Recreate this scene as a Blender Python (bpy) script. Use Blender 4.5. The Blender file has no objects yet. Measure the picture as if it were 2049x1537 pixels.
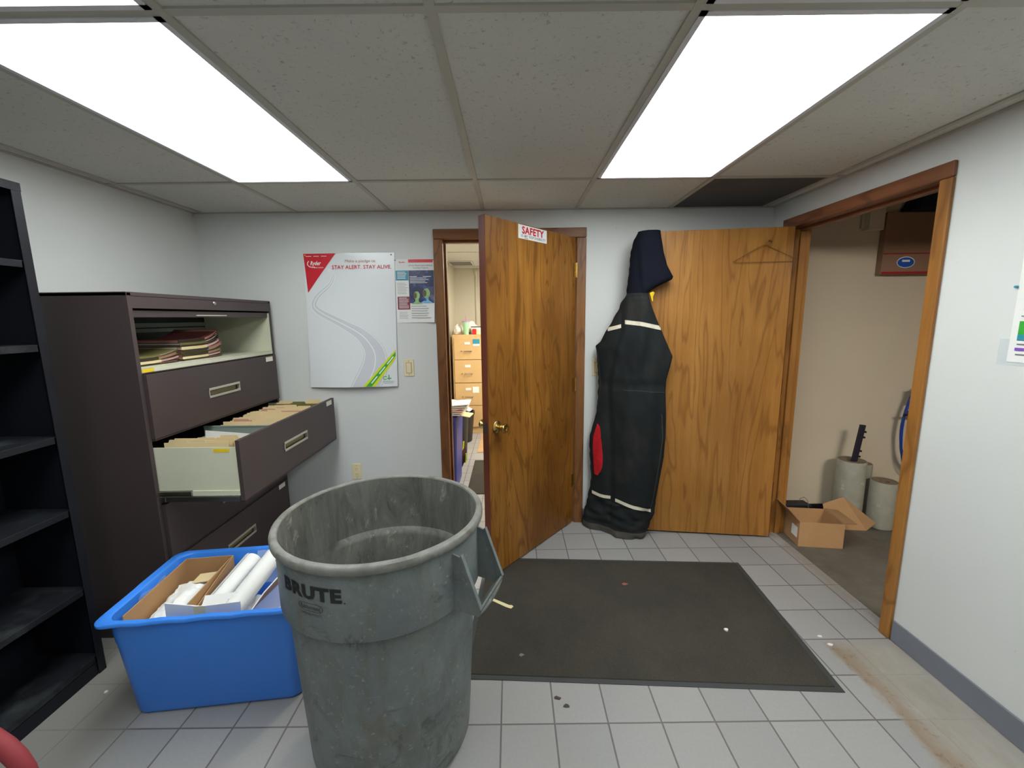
import bpy, bmesh, math, random
from mathutils import Vector, Matrix, noise
random.seed(7)
PI = math.pi
S = bpy.context.scene
C = S.collection

# ------------------------------------------------------------------ camera, world, exposure
cam_d = bpy.data.cameras.new('camera')
cam_d.sensor_width = 36.0
cam_d.lens = 36.0 * 848.3 / 2049.0
cam_d.clip_start = 0.02
cam = bpy.data.objects.new('camera', cam_d)
C.objects.link(cam)
_p, _y, _r = 0.1559, 0.0008, -0.0116
_fw = Vector((math.sin(_y)*math.cos(_p), math.cos(_y)*math.cos(_p), -math.sin(_p)))
_rt = Vector((math.cos(_y), -math.sin(_y), 0))
_up = _rt.cross(_fw)
_r2 = _rt*math.cos(_r) + _up*math.sin(_r)
_u2 = -_rt*math.sin(_r) + _up*math.cos(_r)
M4 = Matrix.Identity(4)
for i in range(3):
    M4[i][0] = _r2[i]; M4[i][1] = _u2[i]; M4[i][2] = -_fw[i]
M4[2][3] = 1.4845
cam.matrix_world = M4
S.camera = cam
w = bpy.data.worlds.new('world'); S.world = w; w.use_nodes = True
w.node_tree.nodes['Background'].inputs[0].default_value = (0.8, 0.85, 0.9, 1)
w.node_tree.nodes['Background'].inputs[1].default_value = 0.0
S.view_settings.view_transform = 'Standard'
S.view_settings.look = 'None'
S.view_settings.gamma = 1
S.view_settings.exposure = 0.0
S.view_settings.use_curve_mapping = False
LIGHT_MAIN = 8.6
LIGHT_NEAR = 6.5
LIGHT_BEHIND = 2.2
LIGHT_OFFICE = 44.0
LIGHT_ADDED = 125.0  # strength of the added panel that lights the storeroom
LIGHT_RIGHT = 12.6

# ------------------------------------------------------------------ colour + materials
def lin(c):
    c = c/255.0
    return c/12.92 if c <= 0.04045 else ((c+0.055)/1.055)**2.4
def rgb(r, g, b): return (lin(r), lin(g), lin(b), 1.0)

class NT:
    def __init__(s, name):
        s.m = bpy.data.materials.new(name); s.m.use_nodes = True
        s.t = s.m.node_tree; s.b = s.t.nodes['Principled BSDF']
    def n(s, typ, **kw):
        nd = s.t.nodes.new(typ)
        for k, v in kw.items():
            if k.startswith('i_'):
                key = k[2:]
                key = int(key) if key.isdigit() else key
                nd.inputs[key].default_value = v
            else: setattr(nd, k, v)
        return nd
    def l(s, a, b): s.t.links.new(a, b)
    def math(s, op, a, b=None, c=None, clamp=False):
        nd = s.t.nodes.new('ShaderNodeMath'); nd.operation = op; nd.use_clamp = clamp
        for i, v in enumerate((a, b, c)):
            if v is None: continue
            if isinstance(v, (int, float)): nd.inputs[i].default_value = v
            else: s.l(v, nd.inputs[i])
        return nd.outputs[0]
    def mix(s, f, a, b):
        nd = s.t.nodes.new('ShaderNodeMix'); nd.data_type = 'RGBA'
        for i, v in ((0, f), (6, a), (7, b)):
            if isinstance(v, (int, float, tuple)): nd.inputs[i].default_value = v
            else: s.l(v, nd.inputs[i])
        return nd.outputs[2]
    def coords(s, scale=(1, 1, 1), loc=(0, 0, 0)):
        tc = s.n('ShaderNodeTexCoord'); mp = s.n('ShaderNodeMapping')
        mp.inputs['Scale'].default_value = scale; mp.inputs['Location'].default_value = loc
        s.l(tc.outputs['Object'], mp.inputs[0]); return mp.outputs[0]
    def noise(s, vec, scale, detail=3, rough=.5, dist=0):
        nd = s.n('ShaderNodeTexNoise'); nd.inputs['Scale'].default_value = scale
        nd.inputs['Detail'].default_value = detail; nd.inputs['Roughness'].default_value = rough
        nd.inputs['Distortion'].default_value = dist; s.l(vec, nd.inputs['Vector']); return nd.outputs[0]
    def ramp(s, f, a, b, smooth=False):
        nd = s.n('ShaderNodeMapRange', interpolation_type='SMOOTHSTEP' if smooth else 'LINEAR'); s.l(f, nd.inputs[0])
        nd.inputs[1].default_value = a; nd.inputs[2].default_value = b; return nd.outputs[0]
    def bump(s, h, strength=.3, dist=.002):
        nd = s.n('ShaderNodeBump'); nd.inputs['Strength'].default_value = strength
        nd.inputs['Distance'].default_value = dist; s.l(h, nd.inputs['Height'])
        s.l(nd.outputs[0], s.b.inputs['Normal'])

def mat(name, col, rough=.5, metal=0, var=0.08, vscale=6, bump=0, bscale=200, spec=.5, dark=None, dmask=None, alpha=None):
    k = NT(name); b = k.b
    b.inputs['Roughness'].default_value = rough; b.inputs['Metallic'].default_value = metal
    b.inputs['Specular IOR Level'].default_value = spec
    v = k.coords()
    n = k.noise(v, vscale, 4, .6)
    lo = tuple(c*(1-var) for c in col[:3])+(1,); hi = tuple(min(1, c*(1+var)) for c in col[:3])+(1,)
    out = k.mix(k.ramp(n, .3, .7), lo, hi)
    if dark:
        n2 = k.noise(v, dmask[0], 6, .65)
        out = k.mix(k.ramp(n2, dmask[1], dmask[2]), out, dark)
    k.l(out, b.inputs['Base Color'])
    if bump:
        k.bump(k.noise(v, bscale, 2), bump, .001)
    if alpha is not None:
        b.inputs['Alpha'].default_value = alpha
    return k.m

def wood(name, light, mid, dark, axis='z', off=(0, 0, 0), rings=9, rough=.42, sc=1.0, blotch=.5, spec=.3, st=.22, ln=.5):
    k = NT(name); b = k.b
    s = {'z': (1, 1, st), 'x': (st, 1, 1), 'y': (1, st, 1)}[axis]
    v = k.coords(tuple(a*sc for a in s), off)
    n = k.noise(v, 4.2, 3.5, .5, .5)
    cont = k.math('FRACT', k.math('MULTIPLY', n, rings))
    saw = k.math('ABSOLUTE', k.math('SUBTRACT', cont, .5))
    line = k.ramp(saw, .5, .30, True)           # thin latewood lines of the cathedral figure
    v2 = k.coords({'z': (1, 1, .03), 'x': (.03, 1, 1), 'y': (1, .03, 1)}[axis], off)
    pores = k.ramp(k.noise(v2, 260, 3, .7), .42, .75)
    streak = k.noise(v2, 26, 4, .6)
    bl = k.noise(k.coords((1, 1, .5), off), 3.0, 3, .5)
    c0 = k.mix(k.ramp(streak, .3, .7), mid, light)
    c1 = k.mix(k.math('MULTIPLY', k.ramp(bl, .38, .68), blotch), c0, tuple((a+b_)/2 for a, b_ in zip(mid, dark)))
    c2 = k.mix(k.math('MULTIPLY', k.math('SUBTRACT', 1.0, line), ln), c1, dark)
    c3 = k.mix(k.math('MULTIPLY', pores, .35), c2, dark)
    k.l(c3, b.inputs['Base Color'])
    b.inputs['Roughness'].default_value = rough
    b.inputs['Specular IOR Level'].default_value = spec
    k.bump(pores, .12, .0006)
    return k.m

def emis(name, col, st):
    k = NT(name); b = k.b
    b.inputs['Base Color'].default_value = (.8, .8, .8, 1)
    b.inputs['Emission Color'].default_value = col
    b.inputs['Emission Strength'].default_value = st
    return k.m

# wall paint with a few scuffs
def paint(name, col, scuff=.5, rough=.55, bump=.15):
    k = NT(name); b = k.b
    v = k.coords()
    n = k.noise(v, 1.7, 4, .6)
    c = k.mix(k.ramp(n, .3, .7), tuple(x*.955 for x in col[:3])+(1,), col)
    sp = k.noise(v, 7.5, 5, .75)
    c = k.mix(k.math('MULTIPLY', k.ramp(sp, .71, .78), scuff), c, (.16, .16, .15, 1))
    k.l(c, b.inputs['Base Color']); b.inputs['Roughness'].default_value = rough
    b.inputs['Specular IOR Level'].default_value = .3
    k.bump(k.noise(v, 120, 3), bump, .0015)
    return k.m

def floor_mat():
    k = NT('grey quarry tile'); b = k.b
    tc = k.n('ShaderNodeTexCoord'); sx = k.n('ShaderNodeSeparateXYZ'); k.l(tc.outputs['Object'], sx.inputs[0])
    T = .1979
    u = k.math('DIVIDE', k.math('ADD', sx.outputs[0], .0534), T)
    v = k.math('DIVIDE', k.math('SUBTRACT', sx.outputs[1], 1.3513), T)
    def edge(a):
        f = k.math('FRACT', a)
        return k.math('MINIMUM', f, k.math('SUBTRACT', 1.0, f))
    d = k.math('MINIMUM', edge(u), edge(v))
    g = k.ramp(d, .009, .020)            # 0 in grout, 1 on tile
    cell = k.n('ShaderNodeCombineXYZ'); k.l(k.math('FLOOR', u), cell.inputs[0]); k.l(k.math('FLOOR', v), cell.inputs[1])
    wn = k.n('ShaderNodeTexWhiteNoise'); k.l(cell.outputs[0], wn.inputs[0])
    co = k.coords()
    fine = k.noise(co, 90, 3, .7); big = k.noise(co, 2.3, 5, .6)
    tile = k.mix(wn.outputs[0], rgb(152, 151, 150), rgb(163, 161, 159))
    tile = k.mix(k.math('MULTIPLY', k.ramp(fine, .35, .8), .20), tile, rgb(118, 116, 116))
    tile = k.mix(k.math('MULTIPLY', k.ramp(big, .42, .75), .32), tile, rgb(148, 143, 136))
    col = k.mix(g, rgb(104, 98, 98), tile)
    # trodden-in dirt along the right wall and by the black shelf
    xs, ys = sx.outputs[0], sx.outputs[1]
    nz = k.noise(k.coords((1, .45, 1)), 6.5, 6, .7)
    nz2 = k.noise(co, 30, 4, .7)
    xr = k.math('ADD', xs, k.math('MULTIPLY', k.math('SUBTRACT', nz, .5), .16))
    band = k.math('MULTIPLY', k.ramp(xr, 1.40, 1.44), k.ramp(k.math('ADD', ys, k.math('MULTIPLY', nz2, .06)), 1.77, 1.72))
    col = k.mix(k.math('MULTIPLY', band, .96), col, k.mix(k.ramp(nz, .35, .65), rgb(150, 143, 132), rgb(166, 162, 154)))
    core = k.math('MULTIPLY', band, k.math('MULTIPLY', k.ramp(xr, 1.56, 1.45), k.ramp(nz, .38, .52)))
    col = k.mix(k.math('MULTIPLY', core, .85), col, rgb(136, 116, 96))
    col = k.mix(k.math('MULTIPLY', core, k.math('MULTIPLY', k.ramp(nz2, .56, .68), .8)), col, rgb(100, 82, 64))
    col = k.mix(k.math('MULTIPLY', k.ramp(xs, -1.38, -1.5), .8), col, rgb(142, 139, 132))
    thr = k.math('MULTIPLY', k.ramp(k.math('ADD', xs, k.math('MULTIPLY', nz, .1)), 1.75, 1.83), k.math('MULTIPLY', k.ramp(ys, 1.6, 1.8), k.ramp(nz, .35, .5)))
    col = k.mix(k.math('MULTIPLY', thr, .6), col, rgb(120, 110, 98))
    k.l(col, b.inputs['Base Color'])
    b.inputs['Roughness'].default_value = .42; b.inputs['Specular IOR Level'].default_value = .4
    h = k.math('ADD', k.math('MULTIPLY', g, 1.0), k.math('MULTIPLY', fine, .08))
    k.bump(h, .5, .0018)
    return k.m

def ceiling_mat():
    k = NT('fissured ceiling tile'); b = k.b
    co = k.coords()
    n = k.noise(co, 140, 4, .75)
    holes = k.ramp(k.noise(k.coords((1, 1, 1)), 60, 5, .8, .6), .58, .66)
    big = k.noise(co, 1.3, 3)
    c = k.mix(k.ramp(big, .3, .7), rgb(206, 206, 200), rgb(214, 213, 206))
    c = k.mix(k.math('MULTIPLY', holes, .55), c, rgb(110, 108, 102))
    k.l(c, b.inputs['Base Color']); b.inputs['Roughness'].default_value = .9; b.inputs['Specular IOR Level'].default_value = .1
    k.bump(k.math('SUBTRACT', n, holes), .35, .003)
    return k.m

def can_mat():
    k = NT('scuffed grey plastic'); b = k.b
    co = k.coords()
    n = k.noise(co, 5.5, 6, .65, .4); n2 = k.noise(k.coords((1, 1, .35)), 9, 6, .7, .8); f = k.noise(co, 55, 4, .7)
    c = k.mix(k.ramp(n, .3, .7), rgb(98, 107, 108), rgb(124, 131, 129))
    c = k.mix(k.math('MULTIPLY', k.ramp(n2, .48, .68), .75), c, rgb(100, 96, 82))
    c = k.mix(k.math('MULTIPLY', k.ramp(k.noise(co, 7, 7, .75, 1.2), .56, .66), .55), c, rgb(52, 55, 52))
    c = k.mix(k.math('MULTIPLY', k.ramp(f, .60, .72), .5), c, rgb(172, 172, 162))
    sc = k.noise(k.coords((1, 1, 5)), 11, 5, .8, 2.5)
    c = k.mix(k.math('MULTIPLY', k.ramp(sc, .66, .70), .7), c, rgb(180, 182, 174))
    k.l(c, b.inputs['Base Color']); b.inputs['Roughness'].default_value = .48; b.inputs['Specular IOR Level'].default_value = .35
    k.bump(k.math('ADD', n, k.math('MULTIPLY', f, .25)), .25, .003)
    return k.m

def can_inside_mat():
    k = NT('dusty can inside'); b = k.b
    co = k.coords()
    n = k.noise(k.coords((1, 1, .3)), 9, 7, .72, .6)
    c = k.mix(k.ramp(n, .35, .68), rgb(84, 85, 80), rgb(128, 128, 120))
    c = k.mix(k.math('MULTIPLY', k.ramp(k.noise(k.coords((1, 1, .4), (3, 1, 0)), 16, 6, .8, 1), .58, .68), .6), c, rgb(175, 172, 160))
    c = k.mix(k.math('MULTIPLY', k.ramp(k.noise(k.coords((1, 1, .4), (7, 5, 0)), 13, 6, .8, 1), .6, .68), .7), c, rgb(58, 56, 50))
    k.l(c, b.inputs['Base Color']); b.inputs['Roughness'].default_value = .6; b.inputs['Specular IOR Level'].default_value = .3
    k.bump(n, .3, .003)
    return k.m

M = {}
M['wall'] = paint('grey white wall paint', rgb(216, 218, 216), .55)
M['cream'] = paint('cream wall paint', rgb(214, 200, 176), .45)
M['low_bounce_wall'] = paint('brown wall darkened to cut bounce', rgb(96, 82, 68), .3, rough=.8)  # storeroom side walls coloured dark to cut bounced light
M['office_wall'] = paint('beige office wall paint', rgb(214, 208, 190), .1)
M['floor'] = floor_mat()
M['ceil'] = ceiling_mat()
M['dark_tile'] = mat('dark grey ceiling tile', rgb(84, 84, 86), .9, var=.08)
M['tbar'] = mat('painted ceiling grid', rgb(178, 176, 166), .5, var=.05)
M['concrete'] = mat('dark stained concrete', rgb(96, 90, 80), .75, var=.2, vscale=5, bump=.3, bscale=60, dark=rgb(78, 72, 62), dmask=(3, .45, .7))
M['cove'] = mat('grey rubber cove base', rgb(118, 121, 132), .5, var=.06)
M['black_cove'] = mat('black cove base', rgb(30, 26, 26), .5)
M['frame_wood'] = wood('brown door casing wood', rgb(152, 106, 62), rgb(128, 84, 46), rgb(78, 46, 26), rings=6, sc=1.3)
M['frame_wood_h'] = wood('brown head casing wood', rgb(146, 100, 62), rgb(120, 78, 46), rgb(76, 46, 28), axis='x', rings=6, sc=1.3)
M['frame_gold'] = wood('golden oak casing', rgb(180, 128, 66), rgb(156, 104, 48), rgb(104, 64, 30), rings=6, off=(3, 1, 2))
M['frame_gold_h'] = wood('brown oak head casing', rgb(150, 98, 66), rgb(128, 80, 54), rgb(84, 50, 36), axis='y', rings=5, off=(3, 1, 2))
M['door_a'] = wood('golden oak door veneer', rgb(172, 118, 50), rgb(146, 94, 34), rgb(88, 52, 16), rings=15, off=(1.3, .2, .4), sc=1.15, blotch=1.0, st=.13, ln=.55)
M['door_b'] = wood('honey oak door veneer', rgb(188, 134, 68), rgb(168, 114, 50), rgb(116, 70, 28), rings=11, off=(4.2, 2.6, 1.9), sc=1.1, blotch=.55, st=.10, ln=.48)
M['door_edge'] = wood('dark red door edge', rgb(122, 66, 44), rgb(102, 50, 34), rgb(66, 30, 22), rings=3, off=(2, 0, 1))
M['brass'] = mat('worn brass', rgb(206, 178, 112), .25, metal=1, var=.1)
M['steel'] = mat('brushed steel', rgb(170, 168, 158), .32, metal=1, var=.1)
M['dark_steel'] = mat('dark hinge steel', rgb(70, 62, 50), .5, metal=.8)
M['cab'] = mat('brown enamelled steel', rgb(70, 59, 59), .42, var=.05, vscale=3, bump=.05, bscale=400, spec=.4)
M['cab_cream'] = mat('cream enamelled steel', rgb(208, 208, 184), .42, var=.03)
M['cab_grey'] = mat('grey green steel', rgb(130, 140, 134), .45, var=.05)
M['cab_dark'] = mat('dark cabinet inside', rgb(44, 46, 50), .6)
M['handle'] = mat('pale handle bar', rgb(196, 192, 178), .35, metal=.5)
M['handle_in'] = mat('ochre handle recess', rgb(120, 106, 72), .5)
M['black'] = mat('black enamelled steel', rgb(22, 24, 32), .45, var=.2, spec=.3)
M['black_shelf'] = mat('dusty black steel', rgb(24, 26, 32), .55, var=.2, vscale=4, dark=rgb(66, 70, 70), dmask=(5, .52, .75), spec=.3)
M['blue_tote'] = mat('blue tote plastic', rgb(62, 138, 240), .36, var=.04, vscale=3, spec=.45)
M['can'] = can_mat(); M['can_in'] = can_inside_mat()
M['can_rim'] = mat('worn grey rim', rgb(120, 120, 114), .5, var=.2, vscale=22, bump=.5, bscale=90, dark=rgb(92, 90, 82), dmask=(12, .52, .7))
M['ink'] = mat('black ink', rgb(26, 28, 30), .5)
M['ink2'] = mat('faded ink', rgb(66, 70, 70), .5)
M['card'] = mat('brown corrugated card', rgb(178, 138, 96), .8, var=.06, vscale=9)
M['card_in'] = mat('card inside', rgb(156, 118, 80), .85, var=.06)
M['card_dark'] = mat('dim brown carton', rgb(150, 116, 92), .8, var=.05)
M['paper'] = mat('white paper', rgb(232, 232, 230), .6, var=.02)
M['paper_gloss'] = mat('glossy poster paper', rgb(226, 230, 233), .22, var=.012, vscale=2, spec=.5)
M['manila'] = mat('manila folder card', rgb(224, 202, 156), .7, var=.05)
M['folder_pink'] = mat('salmon folder card', rgb(204, 148, 130), .7, var=.06)
M['folder_green'] = mat('olive pressboard', rgb(112, 104, 56), .75, var=.1)
M['pressboard_dark'] = mat('dark brown pressboard', rgb(52, 44, 30), .75, var=.1)
M['folder_red'] = mat('maroon pressboard', rgb(150, 84, 78), .75, var=.1)
M['yellow'] = mat('yellow plastic', rgb(236, 200, 30), .5, var=.03)
M['red'] = mat('red print', rgb(206, 32, 48), .4, var=.03)
M['road'] = mat('pale grey print', rgb(208, 211, 218), .25, var=.01)
M['road_line'] = mat('white print', rgb(238, 240, 240), .25, var=.01)
M['green'] = mat('green print', rgb(58, 170, 62), .4, var=.05)
M['lime'] = mat('lime print', rgb(214, 224, 40), .4, var=.03)
M['teal'] = mat('teal print', rgb(50, 142, 166), .4, var=.04)
M['maroon'] = mat('maroon print', rgb(132, 40, 58), .4, var=.04)
M['navy'] = mat('navy print', rgb(40, 38, 84), .3, var=.3, vscale=30, dark=rgb(60, 110, 190), dmask=(22, .5, .7))
M['white_print'] = mat('white lettering', rgb(240, 240, 240), .4)
M['grey_print'] = mat('grey lettering', rgb(120, 120, 124), .5)
M['fine_grey'] = mat('light grey fine print', rgb(176, 176, 178), .5)
M['glow_print'] = mat('pale green print', rgb(150, 190, 130), .4, var=.2, vscale=60)
M['cyan_print'] = mat('pale cyan print', rgb(110, 180, 220), .4, var=.2, vscale=60)
M['purple'] = mat('purple print', rgb(134, 84, 190), .4)
M['ivory'] = mat('ivory plastic', rgb(228, 216, 178), .35, var=.02)
M['ivory_d'] = mat('ivory plastic slot', rgb(150, 136, 100), .4)
def mat_pile():
    k = NT('charcoal entrance mat'); b = k.b; co = k.coords()
    n = k.noise(co, 2.6, 5, .65); f = k.noise(co, 230, 3, .8); g = k.noise(co, 24, 5, .8)
    c = k.mix(k.ramp(n, .35, .7), rgb(60, 58, 53), rgb(72, 68, 60))
    c = k.mix(k.math('MULTIPLY', k.ramp(f, .5, .72), .35), c, rgb(104, 98, 86))
    c = k.mix(k.math('MULTIPLY', k.ramp(g, .66, .74), .5), c, rgb(98, 84, 66))
    k.l(c, b.inputs['Base Color']); b.inputs['Roughness'].default_value = .95; b.inputs['Specular IOR Level'].default_value = .1
    k.bump(f, .8, .003); return k.m
M['mat'] = mat_pile()
M['mat_edge'] = mat('grey rubber mat edge', rgb(58, 60, 60), .6)
M['speck'] = mat('pale grey speck', rgb(110, 112, 108), .8)
M['fabric'] = mat('black duck canvas', rgb(36, 39, 40), .9, var=.15, vscale=5, bump=.4, bscale=500, spec=.12, dark=rgb(56, 54, 50), dmask=(3.0, .50, .80))
M['hood'] = mat('navy black hood cloth', rgb(22, 24, 34), .95, var=.1, bump=.3, bscale=500, spec=.1)
M['band'] = mat('cream reflective tape', rgb(222, 214, 194), .45, var=.06, vscale=40)
M['lining'] = mat('red quilted lining', rgb(200, 26, 40), .6, var=.2, vscale=30, bump=.6, bscale=60)
M['seam'] = mat('worn black seam', rgb(56, 56, 54), .95)
M['hem'] = mat('muddy grey canvas', rgb(70, 67, 61), .95, var=.15, vscale=20)
M['tan_cab'] = mat('tan enamelled steel', rgb(206, 172, 122), .45, var=.03)
M['tan_dark'] = mat('tan shadow gap', rgb(138, 108, 68), .5)
M['mint'] = mat('mint tumbler plastic', rgb(170, 222, 176), .35)
M['lilac'] = mat('lilac plastic', rgb(196, 120, 206), .35)
M['bin_blue'] = mat('deep blue bin plastic', rgb(52, 56, 140), .45)
M['bin_black'] = mat('black bin plastic', rgb(40, 40, 38), .5)
M['bag_white'] = mat('white plastic bag', rgb(236, 232, 226), .35, var=.03)
M['hiviz'] = mat('lime reflective strap', rgb(206, 236, 40), .5)
M['bag_dark'] = mat('dark maroon bag cloth', rgb(64, 22, 30), .8)
M['tan_mat'] = mat('tan floor mat', rgb(180, 146, 106), .9)
M['roll'] = mat('grey wrapped roll', rgb(158, 156, 142), .5, var=.12, vscale=14, dark=rgb(206, 200, 182), dmask=(11, .6, .72))
M['roll_core'] = mat('brown roll end', rgb(116, 100, 80), .8, var=.2, vscale=40)
M['hose'] = mat('blue hose rubber', rgb(26, 62, 150), .4, var=.1)
M['tool_dark'] = mat('dark tool plastic', rgb(30, 28, 44), .6)
M['red_foam'] = mat('faded red foam', rgb(140, 48, 54), .7, var=.1)
M['grey_tube'] = mat('grey tube', rgb(110, 108, 106), .5)
M['tape'] = mat('cream paper strip', rgb(230, 218, 168), .7)
M['wire'] = mat('brown wire', rgb(128, 88, 48), .5, metal=.3)
M['clear'] = mat('clear plastic film', rgb(226, 236, 240), .15, var=0, alpha=.22)
M['vent'] = mat('grey vent metal', rgb(128, 126, 116), .5)
M['stain'] = mat('dark floor stain', rgb(66, 56, 50), .7)
M['lint'] = mat('white paper crumb', rgb(236, 232, 224), .8)
M['tarp'] = mat('dark blue cloth', rgb(24, 28, 52), .8)
M['diffuser'] = emis('lit acrylic diffuser', (.945, 1, .995, 1), LIGHT_MAIN)
M['diffuser_r'] = emis('lit acrylic diffuser on the right', (.945, 1, .995, 1), LIGHT_RIGHT)
M['diffuser_b'] = emis('lit acrylic diffuser behind', (.945, 1, .995, 1), LIGHT_BEHIND)
M['diffuser_w'] = emis('warm lit diffuser', (1, .93, .80, 1), LIGHT_OFFICE)
M['diffuser_n'] = emis('lit acrylic diffuser overhead', (.945, 1, .995, 1), LIGHT_NEAR)
M['diffuser_added'] = emis('added warm diffuser out of view', (1, .93, .82, 1), LIGHT_ADDED)
M['light_frame'] = mat('white light frame', rgb(214, 214, 220), .4)
M['blue_logo'] = mat('blue oval print', rgb(36, 92, 190), .4)
M['red_dim'] = mat('dark red stripe', rgb(164, 36, 40), .5)

# ------------------------------------------------------------------ mesh helpers
def bm_new(): return bmesh.new()
def box(bm, x0, x1, y0, y1, z0, z1, bev=0, mi=0, rot=None, seg=1):
    b = bmesh.new()
    vs = [b.verts.new((x, y, z)) for x in (x0, x1) for y in (y0, y1) for z in (z0, z1)]
    for f in ((0, 1, 3, 2), (4, 6, 7, 5), (0, 4, 5, 1), (2, 3, 7, 6), (0, 2, 6, 4), (1, 5, 7, 3)):
        b.faces.new([vs[i] for i in f])
    if bev: bmesh.ops.bevel(b, geom=b.edges[:], offset=bev, segments=seg, affect='EDGES', profile=.5)
    if rot is not None: bmesh.ops.transform(b, matrix=rot, verts=b.verts)
    for f in b.faces: f.material_index = mi
    merge(bm, b)
def merge(bm, b):
    me = bpy.data.meshes.new('tmp'); b.to_mesh(me); b.free(); bm.from_mesh(me); bpy.data.meshes.remove(me)
def tube(bm, pts, r, seg=10, closed=False, cap=True, mi=0):
    pts = [Vector(p) for p in pts]; n = len(pts); rings = []
    prev = None
    for i, p in enumerate(pts):
        a = pts[(i-1) % n] if (closed or i > 0) else p
        c = pts[(i+1) % n] if (closed or i < n-1) else p
        t = (c-a).normalized()
        if prev is None:
            up = Vector((0, 0, 1)) if abs(t.z) < .9 else Vector((1, 0, 0))
            x = t.cross(up).normalized()
        else:
            x = (prev - t*prev.dot(t)).normalized()
        prev = x; y = t.cross(x)
        rr = r[i] if isinstance(r, (list, tuple)) else r
        rings.append([bm.verts.new(p + x*rr*math.cos(2*PI*k/seg) + y*rr*math.sin(2*PI*k/seg)) for k in range(seg)])
    for i in range(n if closed else n-1):
        A, B = rings[i], rings[(i+1) % n]
        for k in range(seg):
            f = bm.faces.new((A[k], A[(k+1) % seg], B[(k+1) % seg], B[k])); f.material_index = mi; f.smooth = True
    if cap and not closed:
        bm.faces.new(rings[0][::-1]).material_index = mi; bm.faces.new(rings[-1]).material_index = mi
def lathe(bm, prof, seg=64, c=(0, 0), mi=0, wob=None, close=False):
    rings = []
    for r, z in prof:
        if r < 1e-6: rings.append([bm.verts.new((c[0], c[1], z))]); continue
        rings.append([bm.verts.new((c[0]+r*math.cos(2*PI*k/seg), c[1]+r*math.sin(2*PI*k/seg), z)) for k in range(seg)])
    for A, B in zip(rings, rings[1:]):
        for k in range(seg):
            a0, a1 = (A[0], A[0]) if len(A) == 1 else (A[k], A[(k+1) % seg])
            b0, b1 = (B[0], B[0]) if len(B) == 1 else (B[k], B[(k+1) % seg])
            vs = []
            for q in (a0, a1, b1, b0):
                if q not in vs: vs.append(q)
            f = bm.faces.new(vs); f.material_index = mi; f.smooth = True
def prism(bm, pts, off, mi=0):
    """closed polygon pts extruded by vector off"""
    off = Vector(off)
    a = [bm.verts.new(p) for p in pts]; b = [bm.verts.new(Vector(p)+off) for p in pts]
    n = len(pts)
    bm.faces.new(a).material_index = mi; bm.faces.new(b[::-1]).material_index = mi
    for i in range(n):
        bm.faces.new((a[i], b[i], b[(i+1) % n], a[(i+1) % n])).material_index = mi
def obj(name, bm, m, parent=None, smooth=None, recalc=True):
    if recalc: bmesh.ops.recalc_face_normals(bm, faces=bm.faces)
    for e_ in bm.edges:
        if len(e_.link_faces) == 2 and e_.calc_face_angle(0) > .75: e_.smooth = False
    me = bpy.data.meshes.new(name); bm.to_mesh(me); bm.free()
    for x in (m if isinstance(m, (list, tuple)) else [m]): me.materials.append(M[x] if isinstance(x, str) else x)
    if smooth is not None:
        for p in me.polygons: p.use_smooth = smooth
    o = bpy.data.objects.new(name, me); C.objects.link(o)
    if parent is not None: o.parent = parent
    return o
def bx(name, m, parent, x0, x1, y0, y1, z0, z1, bev=0, rot=None, seg=1):
    bm = bm_new(); box(bm, x0, x1, y0, y1, z0, z1, bev, rot=rot, seg=seg); return obj(name, bm, m, parent)
def tag(o, label, cat, group=None, kind=None):
    if label: o['label'] = label
    if cat: o['category'] = cat
    if group: o['group'] = group
    if kind: o['kind'] = kind
    return o
def thing(name, label, cat, loc=(0, 0, 0), rotz=0, group=None):
    o = bpy.data.objects.new(name, None); C.objects.link(o); o.empty_display_size = .05
    o.location = loc; o.rotation_euler = (0, 0, rotz)
    return tag(o, label, cat, group)
def struct(o, label=None):
    o['kind'] = 'structure'
    if label: o['label'] = label
    return o
def dup(root, loc=None, rotz=None, label=None, group=None):
    def cp(o, par):
        c = o.copy(); C.objects.link(c)
        if par is not None: c.parent = par
        for ch in list(o.children): cp(ch, c)
        return c
    r = cp(root, None)
    if loc is not None: r.location = loc
    if rotz is not None: r.rotation_euler = (0, 0, rotz)
    if label: r['label'] = label
    if group: r['group'] = group
    return r

# lettering: text laid on a surface given by map(u, v, w): u, v in 0..1 over the text box, w outwards
def text_bm(s, fn, bold=0.0, cuts=0, shear=0):
    cu = bpy.data.curves.new('t', 'FONT'); cu.body = s; cu.size = 1; cu.space_character = 1+2.2*bold; cu.offset = bold; cu.resolution_u = 2; cu.shear = shear
    to = bpy.data.objects.new('t', cu); C.objects.link(to)
    dg = bpy.context.evaluated_depsgraph_get()
    me = bpy.data.meshes.new_from_object(to.evaluated_get(dg))
    bpy.data.objects.remove(to); bpy.data.curves.remove(cu)
    bm = bmesh.new(); bm.from_mesh(me); bpy.data.meshes.remove(me)
    bmesh.ops.triangulate(bm, faces=bm.faces)
    if cuts: bmesh.ops.subdivide_edges(bm, edges=bm.edges[:], cuts=cuts, use_grid_fill=True)
    xs = [v.co.x for v in bm.verts]; ys = [v.co.y for v in bm.verts]
    x0, x1, y0, y1 = min(xs), max(xs), min(ys), max(ys)
    for v in bm.verts:
        v.co = Vector(fn((v.co.x-x0)/(x1-x0), (v.co.y-y0)/(y1-y0)))
    return bm
def flat(o, ex, ey, w, h):
    """text mapping onto a flat rectangle from corner o along ex (width w) and ey (height h)"""
    o = Vector(o); ex = Vector(ex).normalized(); ey = Vector(ey).normalized()
    return lambda u, v: o + ex*(u*w) + ey*(v*h)

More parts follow.
